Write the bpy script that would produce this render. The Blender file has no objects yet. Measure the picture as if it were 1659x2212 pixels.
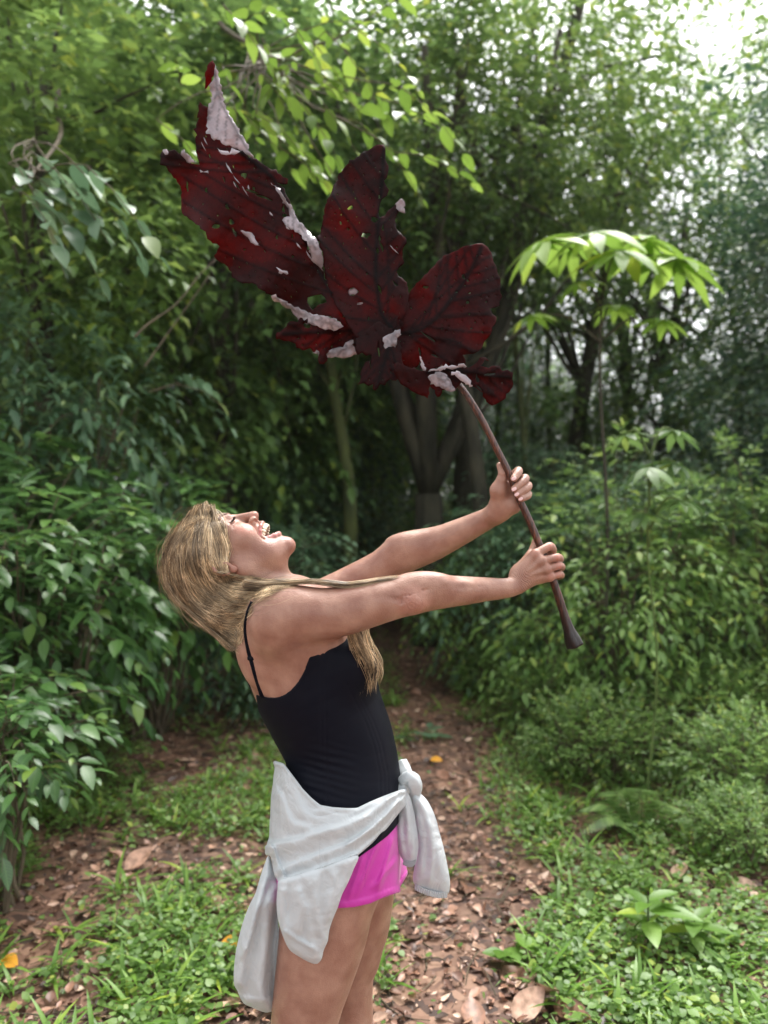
import bpy, math, random, time
import numpy as np
from mathutils import Vector
from mathutils.geometry import delaunay_2d_cdt
T0 = time.time()
rng = np.random.default_rng(7)
random.seed(7)
sc = bpy.context.scene
COL = sc.collection
# ------------------------------------------------------------------ camera, sky, sun, exposure
F_PX, CU, CV, CAM_Z = 1671.0, 829.5, 1106.0, 1.55
cam_data = bpy.data.cameras.new("camera")
cam = bpy.data.objects.new("camera", cam_data)
COL.objects.link(cam)
cam.location = (0, 0, CAM_Z)
cam.rotation_euler = (math.radians(90), 0, 0)
cam_data.sensor_fit = 'VERTICAL'
cam_data.sensor_height = 36
cam_data.sensor_width = 27
cam_data.lens = 36 * F_PX / 2212
cam_data.clip_start = 0.05
cam_data.clip_end = 500
cam_data.dof.use_dof = True
cam_data.dof.focus_distance = 1.64
cam_data.dof.aperture_fstop = 2.4
sc.camera = cam
SUN_EL, SUN_AZ = math.radians(62), math.radians(20)     # azimuth from +Y towards +X
w = bpy.data.worlds.new("World"); sc.world = w; w.use_nodes = True
nt = w.node_tree; nt.nodes.clear()
out = nt.nodes.new('ShaderNodeOutputWorld'); bg = nt.nodes.new('ShaderNodeBackground')
sky = nt.nodes.new('ShaderNodeTexSky'); sky.sky_type = 'NISHITA'; sky.sun_disc = False
sky.sun_elevation = SUN_EL; sky.sun_rotation = SUN_AZ
sky.air_density = 1.0; sky.dust_density = 4.0; sky.ozone_density = 1.0
hs = nt.nodes.new('ShaderNodeHueSaturation'); hs.inputs['Saturation'].default_value = 0.15
nt.links.new(sky.outputs[0], hs.inputs['Color']); nt.links.new(hs.outputs[0], bg.inputs[0])
bg.inputs[1].default_value = 0.145
nt.links.new(bg.outputs[0], out.inputs[0])
sun = bpy.data.lights.new("sun", 'SUN'); sun.energy = 1.1; sun.angle = math.radians(20); sun.color = (1, .97, .92)
so = bpy.data.objects.new("sun", sun); COL.objects.link(so)
sdir = Vector((math.cos(SUN_EL)*math.sin(SUN_AZ), math.cos(SUN_EL)*math.cos(SUN_AZ), math.sin(SUN_EL)))
so.rotation_euler = sdir.to_track_quat('Z', 'Y').to_euler(); so.location = (0, 0, 30)
vs = sc.view_settings
vs.view_transform = 'Standard'; vs.look = 'None'; vs.gamma = 1; vs.use_curve_mapping = False; vs.exposure = 1.8
sc.cycles.max_bounces = 8; sc.cycles.diffuse_bounces = 5; sc.cycles.glossy_bounces = 3
sc.cycles.transmission_bounces = 5; sc.cycles.transparent_max_bounces = 6
sc.cycles.use_denoising = True

# ------------------------------------------------------------------ helpers
def W(u, v, y):                      # point seen at (u, v) of a 1659 x 2212 picture when it stands y metres away
    u = np.asarray(u, float); v = np.asarray(v, float); y = np.asarray(y, float)
    return np.stack(np.broadcast_arrays((u-CU)*y/F_PX, y, CAM_Z-(v-CV)*y/F_PX), -1)
def UV(P):
    P = np.asarray(P); return CU+P[..., 0]*F_PX/P[..., 1], CV-(P[..., 2]-CAM_Z)*F_PX/P[..., 1]
def r1(x, y): return 324+.2279*x, 1053+.2279*y
def r2(x, y): return 999+.2197*x, 945+.2197*y
def r3(x, y): return 324+.3581*x, 108+.3581*y
def r4(x, y): return 567+.3581*x, 486+.3581*y
def r5(x, y): return 459+.3255*x, 1215+.3255*y
def r6(x, y): return 459+.3255*x, 1620+.3255*y
def conv(f, pts): return [f(*p[:2])+tuple(p[2:]) for p in pts]

def tag(o, label=None, cat=None, group=None, kind=None):
    if label: o['label'] = label
    if cat: o['category'] = cat
    if group: o['group'] = group
    if kind: o['kind'] = kind
    return o
def empty(name, loc=(0, 0, 0)):
    o = bpy.data.objects.new(name, None); o.location = loc; o.empty_display_size = .1; COL.objects.link(o); return o
def mesh_np(name, V, polys, mat=None, parent=None, smooth=True, uv=None, attrs=None, mats=None, midx=None):
    """polys: list of (n,k) int arrays"""
    me = bpy.data.meshes.new(name)
    V = np.ascontiguousarray(V, np.float32)
    me.vertices.add(len(V)); me.vertices.foreach_set('co', V.ravel())
    polys = [np.asarray(p, np.int32) for p in polys if len(p)]
    loops = np.concatenate([p.ravel() for p in polys])
    sizes = np.concatenate([np.full(len(p), p.shape[1], np.int32) for p in polys])
    starts = np.concatenate([[0], np.cumsum(sizes)[:-1]]).astype(np.int32)
    me.loops.add(len(loops)); me.loops.foreach_set('vertex_index', loops)
    me.polygons.add(len(sizes)); me.polygons.foreach_set('loop_start', starts); me.polygons.foreach_set('loop_total', sizes)
    if midx is not None: me.polygons.foreach_set('material_index', np.asarray(midx, np.int32))
    if uv is not None:
        l = me.uv_layers.new(name='UVMap'); l.data.foreach_set('uv', np.ascontiguousarray(uv[loops], np.float32).ravel())
    for k, a in (attrs or {}).items():
        at = me.attributes.new(k, 'FLOAT', 'POINT'); at.data.foreach_set('value', np.ascontiguousarray(a, np.float32))
    me.update(calc_edges=True)
    if smooth: me.polygons.foreach_set('use_smooth', np.ones(len(sizes), bool))
    for m in (mats or ([mat] if mat else [])): me.materials.append(m)
    o = bpy.data.objects.new(name, me); COL.objects.link(o)
    if parent is not None:
        o.parent = parent
        o.matrix_parent_inverse.identity()
        if parent.location.length > 0:
            me.vertices.foreach_set('co', (V-np.array(parent.location, np.float32)).ravel()); me.update()
    return o

# materials ---------------------------------------------------------
def new_mat(name):
    m = bpy.data.materials.new(name); m.use_nodes = True
    t = m.node_tree; b = t.nodes['Principled BSDF']; return m, t, b
def N(t, kind, **kw):
    n = t.nodes.new(kind)
    for k, v in kw.items():
        if k in n.inputs: n.inputs[k].default_value = v
        else: setattr(n, k, v)
    return n
def ramp(t, src, stops):
    r = t.nodes.new('ShaderNodeValToRGB'); e = r.color_ramp.elements
    while len(e) < len(stops): e.new(0.5)
    for i, (p, c) in enumerate(stops):
        e[i].position = p; e[i].color = (*c, 1)
    t.links.new(src, r.inputs[0]); return r
def mixc(t, fac, a, b, mode='MIX'):
    m = t.nodes.new('ShaderNodeMix'); m.data_type = 'RGBA'; m.blend_type = mode
    for s, i in ((fac, 0), (a, 6), (b, 7)):
        if hasattr(s, 'is_linked'): t.links.new(s, m.inputs[i])
        elif isinstance(s, tuple): m.inputs[i].default_value = (*s, 1)
        else: m.inputs[i].default_value = s
    return m.outputs[2]
def foliage_mat(name, c1, c2, c3, rough=.42, trans=.4, spec=.45, veins=False, tcol=1.6):
    m, t, b = new_mat(name)
    g = N(t, 'ShaderNodeNewGeometry'); oi = N(t, 'ShaderNodeObjectInfo')
    r = ramp(t, g.outputs['Random Per Island'], [(0, c1), (.5, c2), (.9, c3), (1, (c3[0]*1.5, c3[1]*1.15, c3[2]*.7))])
    col = r.outputs[0]
    hsv = N(t, 'ShaderNodeHueSaturation')
    mr = N(t, 'ShaderNodeMapRange'); mr.inputs[3].default_value = .8; mr.inputs[4].default_value = 1.2
    t.links.new(oi.outputs['Random'], mr.inputs[0]); t.links.new(mr.outputs[0], hsv.inputs['Value'])
    t.links.new(col, hsv.inputs['Color']); col = hsv.outputs[0]
    if veins:
        uv = N(t, 'ShaderNodeUVMap'); sep = N(t, 'ShaderNodeSeparateXYZ'); t.links.new(uv.outputs[0], sep.inputs[0])
        ax = N(t, 'ShaderNodeMath', operation='ABSOLUTE'); t.links.new(sep.outputs[0], ax.inputs[0])
        # side veins slant forward: sin(freq*(y - .45|x|))
        ml = N(t, 'ShaderNodeMath', operation='MULTIPLY_ADD'); t.links.new(ax.outputs[0], ml.inputs[0]); ml.inputs[1].default_value = -.7; t.links.new(sep.outputs[1], ml.inputs[2])
        ms = N(t, 'ShaderNodeMath', operation='MULTIPLY'); t.links.new(ml.outputs[0], ms.inputs[0]); ms.inputs[1].default_value = 62
        sn = N(t, 'ShaderNodeMath', operation='SINE'); t.links.new(ms.outputs[0], sn.inputs[0])
        pw = N(t, 'ShaderNodeMapRange'); t.links.new(sn.outputs[0], pw.inputs[0]); pw.inputs[1].default_value = .55; pw.inputs[2].default_value = 1
        mid = N(t, 'ShaderNodeMapRange'); t.links.new(ax.outputs[0], mid.inputs[0]); mid.inputs[1].default_value = .035; mid.inputs[2].default_value = .01
        mx = N(t, 'ShaderNodeMath', operation='MAXIMUM'); t.links.new(pw.outputs[0], mx.inputs[0]); t.links.new(mid.outputs[0], mx.inputs[1])
        fa = N(t, 'ShaderNodeMath', operation='MULTIPLY'); t.links.new(mx.outputs[0], fa.inputs[0]); fa.inputs[1].default_value = .16
        col = mixc(t, fa.outputs[0], col, (c3[0]*1.6, c3[1]*1.5, c3[2]*1.6))
        bp = N(t, 'ShaderNodeBump', Strength=.1, Distance=.003); t.links.new(sn.outputs[0], bp.inputs['Height']); t.links.new(bp.outputs[0], b.inputs['Normal'])
    t.links.new(col, b.inputs['Base Color'])
    b.inputs['Roughness'].default_value = rough; b.inputs['Specular IOR Level'].default_value = spec
    tr = N(t, 'ShaderNodeBsdfTranslucent')
    tc = N(t, 'ShaderNodeHueSaturation', Hue=.49, Saturation=.95, Value=tcol); t.links.new(col, tc.inputs['Color']); t.links.new(tc.outputs[0], tr.inputs[0])
    mx = N(t, 'ShaderNodeMixShader'); mx.inputs[0].default_value = trans
    t.links.new(b.outputs[0], mx.inputs[1]); t.links.new(tr.outputs[0], mx.inputs[2])
    t.links.new(mx.outputs[0], t.nodes['Material Output'].inputs[0])
    return m
def bark_mat(name, c1, c2, scale=9):
    m, t, b = new_mat(name)
    tc = N(t, 'ShaderNodeTexCoord'); mp = N(t, 'ShaderNodeMapping'); mp.inputs['Scale'].default_value = (1, 1, .25)
    t.links.new(tc.outputs['Object'], mp.inputs[0])
    n = N(t, 'ShaderNodeTexNoise', Scale=scale, Detail=5.0); t.links.new(mp.outputs[0], n.inputs[0])
    r = ramp(t, n.outputs[0], [(.35, c1), (.65, c2)]); t.links.new(r.outputs[0], b.inputs['Base Color'])
    b.inputs['Roughness'].default_value = .85
    n2 = N(t, 'ShaderNodeTexNoise', Scale=scale*5, Detail=4.0); t.links.new(mp.outputs[0], n2.inputs[0])
    bp = N(t, 'ShaderNodeBump', Strength=.6, Distance=.01); t.links.new(n2.outputs[0], bp.inputs['Height']); t.links.new(bp.outputs[0], b.inputs['Normal'])
    return m

# tubes -------------------------------------------------------------
def catmull(P, n):
    P = np.asarray(P, float)
    if len(P) < 3:
        t = np.linspace(0, 1, n)[:, None]; return P[0]*(1-t)+P[-1]*t
    Q = np.vstack([2*P[0]-P[1], P, 2*P[-1]-P[-2]])
    s = np.linspace(0, len(P)-1-1e-9, n); i = s.astype(int); t = (s-i)[:, None]
    a, b, c, d = Q[i], Q[i+1], Q[i+2], Q[i+3]
    return .5*((2*b)+(-a+c)*t+(2*a-5*b+4*c-d)*t*t+(-a+3*b-3*c+d)*t**3)
def frames(P):
    T = np.gradient(P, axis=0); T /= np.linalg.norm(T, axis=1, keepdims=True)+1e-12
    ref = np.array([0, 1., 0]) if abs(T[:, 1]).mean() < .8 else np.array([1., 0, 0])
    A = np.cross(T, ref); A /= np.linalg.norm(A, axis=1, keepdims=True)+1e-12
    return T, A, np.cross(T, A)
def tube(P, R, seg=8, caps=True, flat=1.0):
    P = np.asarray(P, float); R = np.broadcast_to(np.asarray(R, float), (len(P),))
    T, A, B = frames(P); th = np.linspace(0, 2*np.pi, seg, endpoint=False)
    V = P[:, None]+R[:, None, None]*(np.cos(th)[None, :, None]*A[:, None]+flat*np.sin(th)[None, :, None]*B[:, None])
    n = len(P); idx = np.arange(n*seg).reshape(n, seg); nx = np.roll(idx, -1, 1)
    F = np.stack([idx[:-1], nx[:-1], nx[1:], idx[1:]], -1).reshape(-1, 4)
    V = V.reshape(-1, 3); tri = np.zeros((0, 3), int)
    if caps:
        V = np.vstack([V, P[:1], P[-1:]]); a = n*seg
        tri = np.vstack([np.stack([nx[0], idx[0], np.full(seg, a)], -1), np.stack([idx[-1], nx[-1], np.full(seg, a+1)], -1)])
    return V, F, tri
class Acc:
    def __init__(s): s.V = []; s.F = []; s.T = []; s.n = 0; s.UV = []
    def add(s, V, F=None, T=None, uv=None):
        s.V.append(V)
        if F is not None and len(F): s.F.append(np.asarray(F)+s.n)
        if T is not None and len(T): s.T.append(np.asarray(T)+s.n)
        if uv is not None: s.UV.append(uv)
        s.n += len(V); return s
    def tube(s, *a, **k): return s.add(*tube(*a, **k))
    def build(s, name, mat, parent=None, **k):
        ps = ([np.vstack(s.F)] if s.F else [])+([np.vstack(s.T)] if s.T else [])
        return mesh_np(name, np.vstack(s.V), ps, mat, parent, uv=np.vstack(s.UV) if s.UV else None, **k)

def vnoise(P, scale, seed=0):        # smooth value noise, vectorised; P (...,3) or (...,2)
    P = np.asarray(P, float)*scale
    if P.shape[-1] == 2: P = np.concatenate([P, np.zeros(P.shape[:-1]+(1,))], -1)
    i = np.floor(P).astype(np.int64); f = P-i; f = f*f*(3-2*f)
    def h(a, b, c):
        n = (a*374761393+b*668265263+c*2147483647+seed*974634777) & 0xffffffff
        n = ((n ^ (n >> 13))*1274126177) & 0xffffffff
        return ((n ^ (n >> 16)) & 0xffff)/65535.0
    r = 0
    for dx in (0, 1):
        for dy in (0, 1):
            for dz in (0, 1):
                wgt = (f[..., 0] if dx else 1-f[..., 0])*(f[..., 1] if dy else 1-f[..., 1])*(f[..., 2] if dz else 1-f[..., 2])
                r = r+wgt*h(i[..., 0]+dx, i[..., 1]+dy, i[..., 2]+dz)
    return r
def fbm(P, scale, seed=0, o=3):
    return sum(vnoise(P, scale*2**k, seed+k)*.5**k for k in range(o))/sum(.5**k for k in range(o))
# ------------------------------------------------------------------ ground
def path_x(y): return np.interp(y, [0, 2.5, 3.7, 6.5, 9, 13, 18, 40], [.25, .25, .30, .42, .34, 0, -.35, -1.2])
def ground_z(x, y):
    P = np.stack(np.broadcast_arrays(x, y), -1)
    z = .05*(fbm(P, .8, 3)-.5)+.02*(fbm(P, 4, 5)-.5)
    bank = np.clip(np.abs(x-path_x(y))-.7, 0, 4)
    return z+.03*bank*np.clip(y/6, .2, 1)-.01
def green_density(x, y):
    # path stays bare, patches of green beside it, thick on the right bank
    P = np.stack(np.broadcast_arrays(x, y), -1)
    n = fbm(P, 1.5, 11)*.55+fbm(P, 5, 17)*.45
    d = np.abs(x-path_x(y))
    g = np.clip((n-.43)*7, 0, 1)*np.clip((d-.14)/.24, 0, 1)
    right = np.clip((x-path_x(y)-.4)/.6, 0, 1)*np.clip((y-2.9)/1.2, 0, 1)
    return np.clip(g+right*.7, 0, 1)*np.where(d < .2, .0, 1)+.02
g1 = np.concatenate([np.linspace(-60, -8, 18), np.linspace(-7, -3, 26), np.linspace(-2.9, 2.9, 150), np.linspace(3, 7, 26), np.linspace(8, 60, 18)])
g2 = np.concatenate([np.linspace(-30, 0, 14), np.linspace(.5, 1.4, 6), np.linspace(1.5, 8, 170), np.linspace(8.2, 20, 50), np.linspace(22, 90, 20)])
GX, GY = np.meshgrid(g1, g2); GZ = ground_z(GX, GY)
V = np.stack([GX, GY, GZ], -1).reshape(-1, 3); idx = np.arange(len(V)).reshape(GX.shape)
F = np.stack([idx[:-1, :-1], idx[:-1, 1:], idx[1:, 1:], idx[1:, :-1]], -1).reshape(-1, 4)
m, t, b = new_mat("forest_floor")
tc = N(t, 'ShaderNodeTexCoord')
nz = N(t, 'ShaderNodeTexNoise', Scale=14., Detail=3.); t.links.new(tc.outputs['Object'], nz.inputs[0])
ad = N(t, 'ShaderNodeVectorMath', operation='MULTIPLY_ADD'); t.links.new(nz.outputs['Color'], ad.inputs[0]); ad.inputs[1].default_value = (.05, .05, .05); t.links.new(tc.outputs['Object'], ad.inputs[2])
vo = N(t, 'ShaderNodeTexVoronoi', Scale=26.); t.links.new(ad.outputs[0], vo.inputs[0])
sp = N(t, 'ShaderNodeSeparateColor'); t.links.new(vo.outputs['Color'], sp.inputs[0])
r = ramp(t, sp.outputs[0], [(0, (.045, .022, .014)), (.35, (.13, .062, .038)), (.7, (.22, .115, .07)), (1, (.34, .2, .13))])
n2 = N(t, 'ShaderNodeTexNoise', Scale=1.3, Detail=4.); t.links.new(tc.outputs['Object'], n2.inputs[0])
r2_ = ramp(t, n2.outputs[0], [(.4, (.6, .6, .6)), (.6, (1, 1, 1))])
c = mixc(t, 1.0, r.outputs[0], r2_.outputs[0], 'MULTIPLY')
t.links.new(c, b.inputs['Base Color']); b.inputs['Roughness'].default_value = .7
bp = N(t, 'ShaderNodeBump', Strength=.8, Distance=.02); t.links.new(sp.outputs[1], bp.inputs['Height']); t.links.new(bp.outputs[0], b.inputs['Normal'])
tag(mesh_np('ground', V, [F], m), kind='structure')

# ------------------------------------------------------------------ leaf scatter library
def tmpl_fine(w=.5, fold=.10, droop=.22, nseg=4):
    ys = np.linspace(0, 1, nseg+2); V = []; UVs = []
    for yy in ys:
        hw = w*.5*np.sin(np.pi*yy**.8)**.85 if 0 < yy < 1 else 0.0
        for s in ((-1, 0, 1) if 0 < yy < 1 else (0,)):
            V.append((s*hw, yy, abs(s)*fold*hw*2-droop*yy*yy)); UVs.append((s*hw, yy))
    F4 = []; F3 = [(0, 2, 1), (0, 3, 2)]
    for i in range(nseg-1):
        a = 1+3*i
        F4 += [(a, a+1, a+4, a+3), (a+1, a+2, a+5, a+4)]
    a = 1+3*(nseg-1); tip = a+3
    F3 += [(a, a+1, tip), (a+1, a+2, tip)]
    return np.array(V), np.array(F4) if F4 else np.zeros((0, 4), int), np.array(F3), np.array(UVs)
def tmpl_mid(w=.45, fold=.12, droop=.2): return tmpl_fine(w, fold, droop, 2)
def tmpl_low(w=.5, fold=.15, droop=.15):
    V = np.array([(0, 0, 0), (-w/2, .45, fold*w), (0, .5, -droop*.25), (w/2, .45, fold*w), (0, 1, -droop)])
    return V, np.zeros((0, 4), int), np.array([(0, 2, 1), (1, 2, 4), (0, 3, 2), (2, 3, 4)]), V[:, :2].copy()
def unit(v): return v/(np.linalg.norm(v, axis=-1, keepdims=True)+1e-9)
def place(acc, tm, P, D, Nn, L):
    V, F4, F3, uv = tm
    D = unit(D); X = unit(np.cross(D, Nn)); Z = np.cross(X, D)
    L = np.broadcast_to(L, (len(P),))[:, None, None]
    VV = P[:, None]+L*(V[None, :, 0:1]*X[:, None]+V[None, :, 1:2]*D[:, None]+V[None, :, 2:3]*Z[:, None])
    n = len(V); off = (np.arange(len(P))*n)[:, None, None]
    acc.add(VV.reshape(-1, 3), (F4[None]+off).reshape(-1, 4) if len(F4) else None, (F3[None]+off).reshape(-1, 3), np.tile(uv, (len(P), 1)))
def rvec(n, r=rng): v = r.normal(size=(n, 3)); return unit(v)
def sprays(acc, tm, P, D, leafL, nl=8, length=.4, droop=.5, stem=None, spread=.85, jit=.25, up=(0, 0, 1)):
    """twigs starting at P going D, each with nl alternate leaves"""
    n = len(P); D = unit(D+np.array([0, 0, -droop*.3]))
    S = unit(np.cross(D, np.array([0, 0, 1.])+.2*rvec(n)))
    up = np.array(up, float)
    for i in range(nl):
        tt = (i+.5)/nl; s = 1 if i % 2 else -1
        Pi = P+D*length*tt+np.array([0, 0, -1.])*(droop*length*tt*tt)
        Di = D*(.45+.5*tt)+S*s*spread*(1-.5*tt)+np.array([0, 0, -droop*(.3+.5*tt)])+jit*rvec(n)
        Ni = up+.35*rvec(n)-D*.2
        place(acc, tm, Pi, Di, Ni, leafL*(.5+.85*rng.random(n)**1.4)*(1-.25*abs(tt-.4)))
    if stem is not None:
        for k in range(0, n):
            tt = np.linspace(0, 1, 4)[:, None]
            stem.add(*tube(P[k]+D[k]*length*tt+np.array([0, 0, -1.])*(droop*length*tt*tt), [.0035, .003, .002, .001], 4, caps=False))
def crown_points(c, rad, nclump, nper, clump=.3, shell=.75, r=rng):
    """foliage points gathered in clumps spread through an ellipsoid; returns points and outward directions"""
    c = np.array(c, float); rad = np.array(rad, float)
    d = rvec(nclump, r); q = (shell+(1-shell)*r.random(nclump))[:, None]*(.35+.65*r.random(nclump)**.4)[:, None]
    cc = c+d*q*rad
    cs = clump*(.6+.8*r.random(nclump))
    dd = rvec(nclump*nper, r); dd[:, 2] = dd[:, 2]*.7+.12
    CC = np.repeat(cc, nper, 0); SS = np.repeat(cs, nper)[:, None]
    P = CC+dd*SS*(.4+.6*r.random((nclump*nper, 1)))
    out = unit(dd*.8+.6*unit((P-c)/rad)+np.array([0, 0, .1]))
    return P, out, cc

M = {}
M['olive'] = foliage_mat('leaves_olive', (.06, .112, .028), (.105, .19, .042), (.19, .305, .068), trans=.42)
M['mid'] = foliage_mat('leaves_mid_green', (.055, .115, .034), (.10, .19, .048), (.17, .30, .075), trans=.4)
M['dark'] = foliage_mat('leaves_dark_green', (.03, .068, .042), (.055, .11, .062), (.10, .18, .09), trans=.28)
M['blue'] = foliage_mat('leaves_blue_green', (.055, .115, .06), (.10, .185, .095), (.16, .27, .14), rough=.36, trans=.32)
M['bright'] = foliage_mat('leaves_yellow_green', (.09, .18, .02), (.15, .27, .03), (.23, .36, .05), trans=.42)
M['shrub'] = foliage_mat('leaves_glossy_shrub', (.035, .095, .028), (.07, .17, .04), (.13, .27, .065), rough=.36, trans=.32, spec=.6, veins=True)
M['cover'] = foliage_mat('ground_cover_leaves', (.075, .16, .02), (.12, .24, .032), (.2, .34, .06), trans=.35)
M['bank'] = foliage_mat('bank_leaves', (.085, .17, .038), (.14, .25, .055), (.23, .36, .10), trans=.4)
M['litter'], t, b = new_mat('dry_leaves')
g = N(t, 'ShaderNodeNewGeometry')
r = ramp(t, g.outputs['Random Per Island'], [(0, (.05, .027, .018)), (.3, (.14, .07, .046)), (.6, (.29, .155, .10)), (.85, (.44, .27, .185)), (1, (.62, .46, .34))])
n = N(t, 'ShaderNodeTexNoise', Scale=40., Detail=4.); tc = N(t, 'ShaderNodeTexCoord'); t.links.new(tc.outputs['Object'], n.inputs[0])
r_ = ramp(t, n.outputs[0], [(.35, (.55, .5, .45)), (.65, (1.15, 1.1, 1.1))])
t.links.new(mixc(t, 1.0, r.outputs[0], r_.outputs[0], 'MULTIPLY'), b.inputs['Base Color']); b.inputs['Roughness'].default_value = .45
M['bark'] = bark_mat('bark_dark', (.022, .021, .012), (.07, .062, .038))
M['moss'] = bark_mat('bark_mossy', (.03, .04, .012), (.10, .12, .03), 6)
M['stem'] = bark_mat('stem_brown', (.06, .045, .025), (.13, .1, .06), 20)
M['greenstem'] = bark_mat('stem_green', (.06, .1, .02), (.12, .17, .04), 20)

# ------------------------------------------------------------------ trees
FAR_TREES = []
def limb(acc, a, b, r0, r1, bend=.15, n=7, seg=7):
    a = np.array(a, float); b = np.array(b, float); L = np.linalg.norm(b-a)
    mid1 = a+(b-a)*.35+rvec(1)[0]*bend*L*.5; mid2 = a+(b-a)*.7+rvec(1)[0]*bend*L*.5
    P = catmull([a, mid1, mid2, b], n); acc.tube(P, np.linspace(r0, r1, n), seg); return P
def make_tree(name, mat, leaf, crown_c, rad, trunk_r, nclump, nper, clump=.45, nl=6, length=.35, tm=None, lean=(0, 0), droop=.5, bark='bark', shell=.6, splay=0, lim=10):
    """a tree built round the origin: trunk with limbs, and a crown of leafy sprays in clumps"""
    root = empty(name)
    cp, cd, cc = crown_points(crown_c, rad, nclump, nper, clump, shell)
    keep = cp[:, 2] > .15
    A = Acc(); sprays(A, tm or tmpl_low(), cp[keep], cd[keep], leaf, nl, length, droop)
    tr = Acc(); c = np.array(crown_c, float)
    base = np.array([0, 0, -.15]); top = c+np.array([lean[0], lean[1], rad[2]*.3])
    if splay == 0:
        P = limb(tr, base, top, trunk_r, trunk_r*.35, .06, 12, 10); st = [P]
    else:
        fork = np.array([0, 0, 1.75]); limb(tr, base, fork, trunk_r*1.2, trunk_r*.95, .02, 5, 12); st = []
        for k in range(splay):
            an = 2*math.pi*k/splay+.6
            e = top+np.array([math.cos(an)*rad[0]*.75, math.sin(an)*rad[1]*.5, rng.uniform(-.3, .3)])
            st.append(limb(tr, fork, e, trunk_r*rng.uniform(.5, .75), trunk_r*.2, .1, 10, 9))
    sel = rng.permutation(len(cc))[:lim]
    for i in sel:
        P = st[rng.integers(len(st))]; k = rng.integers(len(P)//3, len(P)-1)
        limb(tr, P[k], cc[i], trunk_r*.28, trunk_r*.06, .12, 6, 5)
    tr.build('trunk', M[bark], root); A.build('crown', M[mat], root, smooth=False)
    return root
def copy_thing(o, loc, rz=0, s=1, label=None, group=None):
    r_ = o.copy(); COL.objects.link(r_); r_.location = loc; r_.rotation_euler = (0, 0, rz); r_.scale = (s, s, s) if np.isscalar(s) else s
    for ch in o.children:
        c_ = ch.copy(); COL.objects.link(c_); c_.parent = r_
    if label: r_['label'] = label
    if group: r_['group'] = group
    return r_
def gl(x, y, dz=0): return (x, y, float(ground_z(np.float64(x), np.float64(y)))+dz)
def setup(o, loc, rz, s, label, cat, group=None):
    o.location = loc; o.rotation_euler = (0, 0, rz); o.scale = (s, s, s) if np.isscalar(s) else s
    return tag(o, label, cat, group)

protoA = make_tree('forest_tree', 'olive', .15, (0, 0, 4.4), (1.9, 1.9, 3.6), .10, 100, 24, .5, 6, .34)
protoB = make_tree('forest_tree', 'mid', .165, (0, 0, 4.6), (2.1, 2.1, 3.5), .12, 95, 22, .55, 6, .4, lean=(.3, 0))
protoC = make_tree('forest_tree', 'dark', .11, (0, 0, 3.6), (2.0, 1.8, 3.5), .10, 150, 28, .5, 6, .34)
protoD = make_tree('forest_tree', 'olive', .125, (0, 0, 6.4), (2.8, 2.2, 3.1), .13, 88, 18, .45, 6, .36, lean=(1.0, .2), shell=.4, lim=22)
GT = 'forest trees filling the background'
LB = 'leafy rainforest tree in the dense green wall behind the path'
protoE = make_tree('forest_tree', 'mid', .125, (0, 0, 5.0), (2.3, 2.0, 3.4), .12, 52, 17, .5, 6, .38, lean=(.7, 0), shell=.45, lim=18)
# (proto, x, y, rz, scale, label)
TR = [
 (protoA, -2.9, 6.6, .3, .95, 'olive green tree rising at the top left above the drooping bush'),
 (protoB, -1.5, 8.2, 2.0, 1.0, 'mid green tree behind the tip of the giant red leaf'),
 (protoC, 4.2, 7.2, 1.0, .85, 'dense dark green tree along the right edge of the picture'),
 (protoD, 2.6, 11.5, .2, 1.15, 'sparse tree with leaning limbs against the bright sky gaps at right'),
 (protoA, -1.2, 11.0, 4.0, 1.1, None), (protoB, -.9, 14.0, 1.3, 1.25, None), (protoE, 4.4, 12.9, 1.7, 1.12, None),
 (protoA, -3.6, 9.8, 5.0, 1.15, None), (protoB, -5.6, 11.0, .8, 1.3, None), (protoC, -1.9, 12.6, 2.8, 1.3, None),
 (protoC, -.9, 15.5, .5, 1.5, None), (protoB, -3.4, 16.5, 3.9, 1.6, None),
 (protoC, -6.8, 16.0, 1.9, 1.7, None), (protoD, 5.6, 14.0, 2.6, 1.15, None),
 (protoC, 3.4, 17.5, 4.4, .85, None), (protoC, 6.2, 17.0, .4, .8, None), (protoA, 8.2, 15, 2.2, .72, None),
 (protoB, -1.2, 21, 1.2, 1.9, None), (protoC, .2, 23, 5.2, 1.6, None), (protoC, -5.0, 22, 2.1, 2.0, None), (protoC, 5.0, 22, 3.0, 1.2, None),
 (protoC, 9.5, 21, 4.0, .9, None), (protoB, -10, 22, 4.0, 2.0, None), (protoC, 7.4, 11.5, 3.3, 1.1, None),
 (protoC, 6.0, 9.4, 1.6, 1.0, None), (protoE, 3.9, 11.5, .3, 1.0, 'airy mid green tree between the sky gaps and the dark tree at right'), (protoE, 1.7, 12.3, 2.5, 1.05, 'airy tree right of the forked tree, letting sky through'), (protoE, 5.9, 12.8, 4.0, .86, None), (protoC, 2.3, 13.8, 5.3, .66, None), (protoC, 4.3, 14.5, 3.3, .62, None), (protoA, 3.2, 12.2, 2.3, .55, None), (protoA, 4.9, 10.5, .6, .62, None),
 (protoA, -8.5, 13, 1, 1.5, None), (protoA, 11, 19, 1, .8, None), (protoA, -.6, 26, 1, 2.2, None), (protoA, 3.2, 27, 2, 1.15, None), (protoA, -4.6, 27, 3, 2.3, None), (protoD, 7.6, 13.5, 1.0, 1.25, None),
 (protoD, 1.2, 8.3, 3.4, .86, 'slender overhanging tree above the giant leaf, right of its upright lobe'),
]
used = set()
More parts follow.
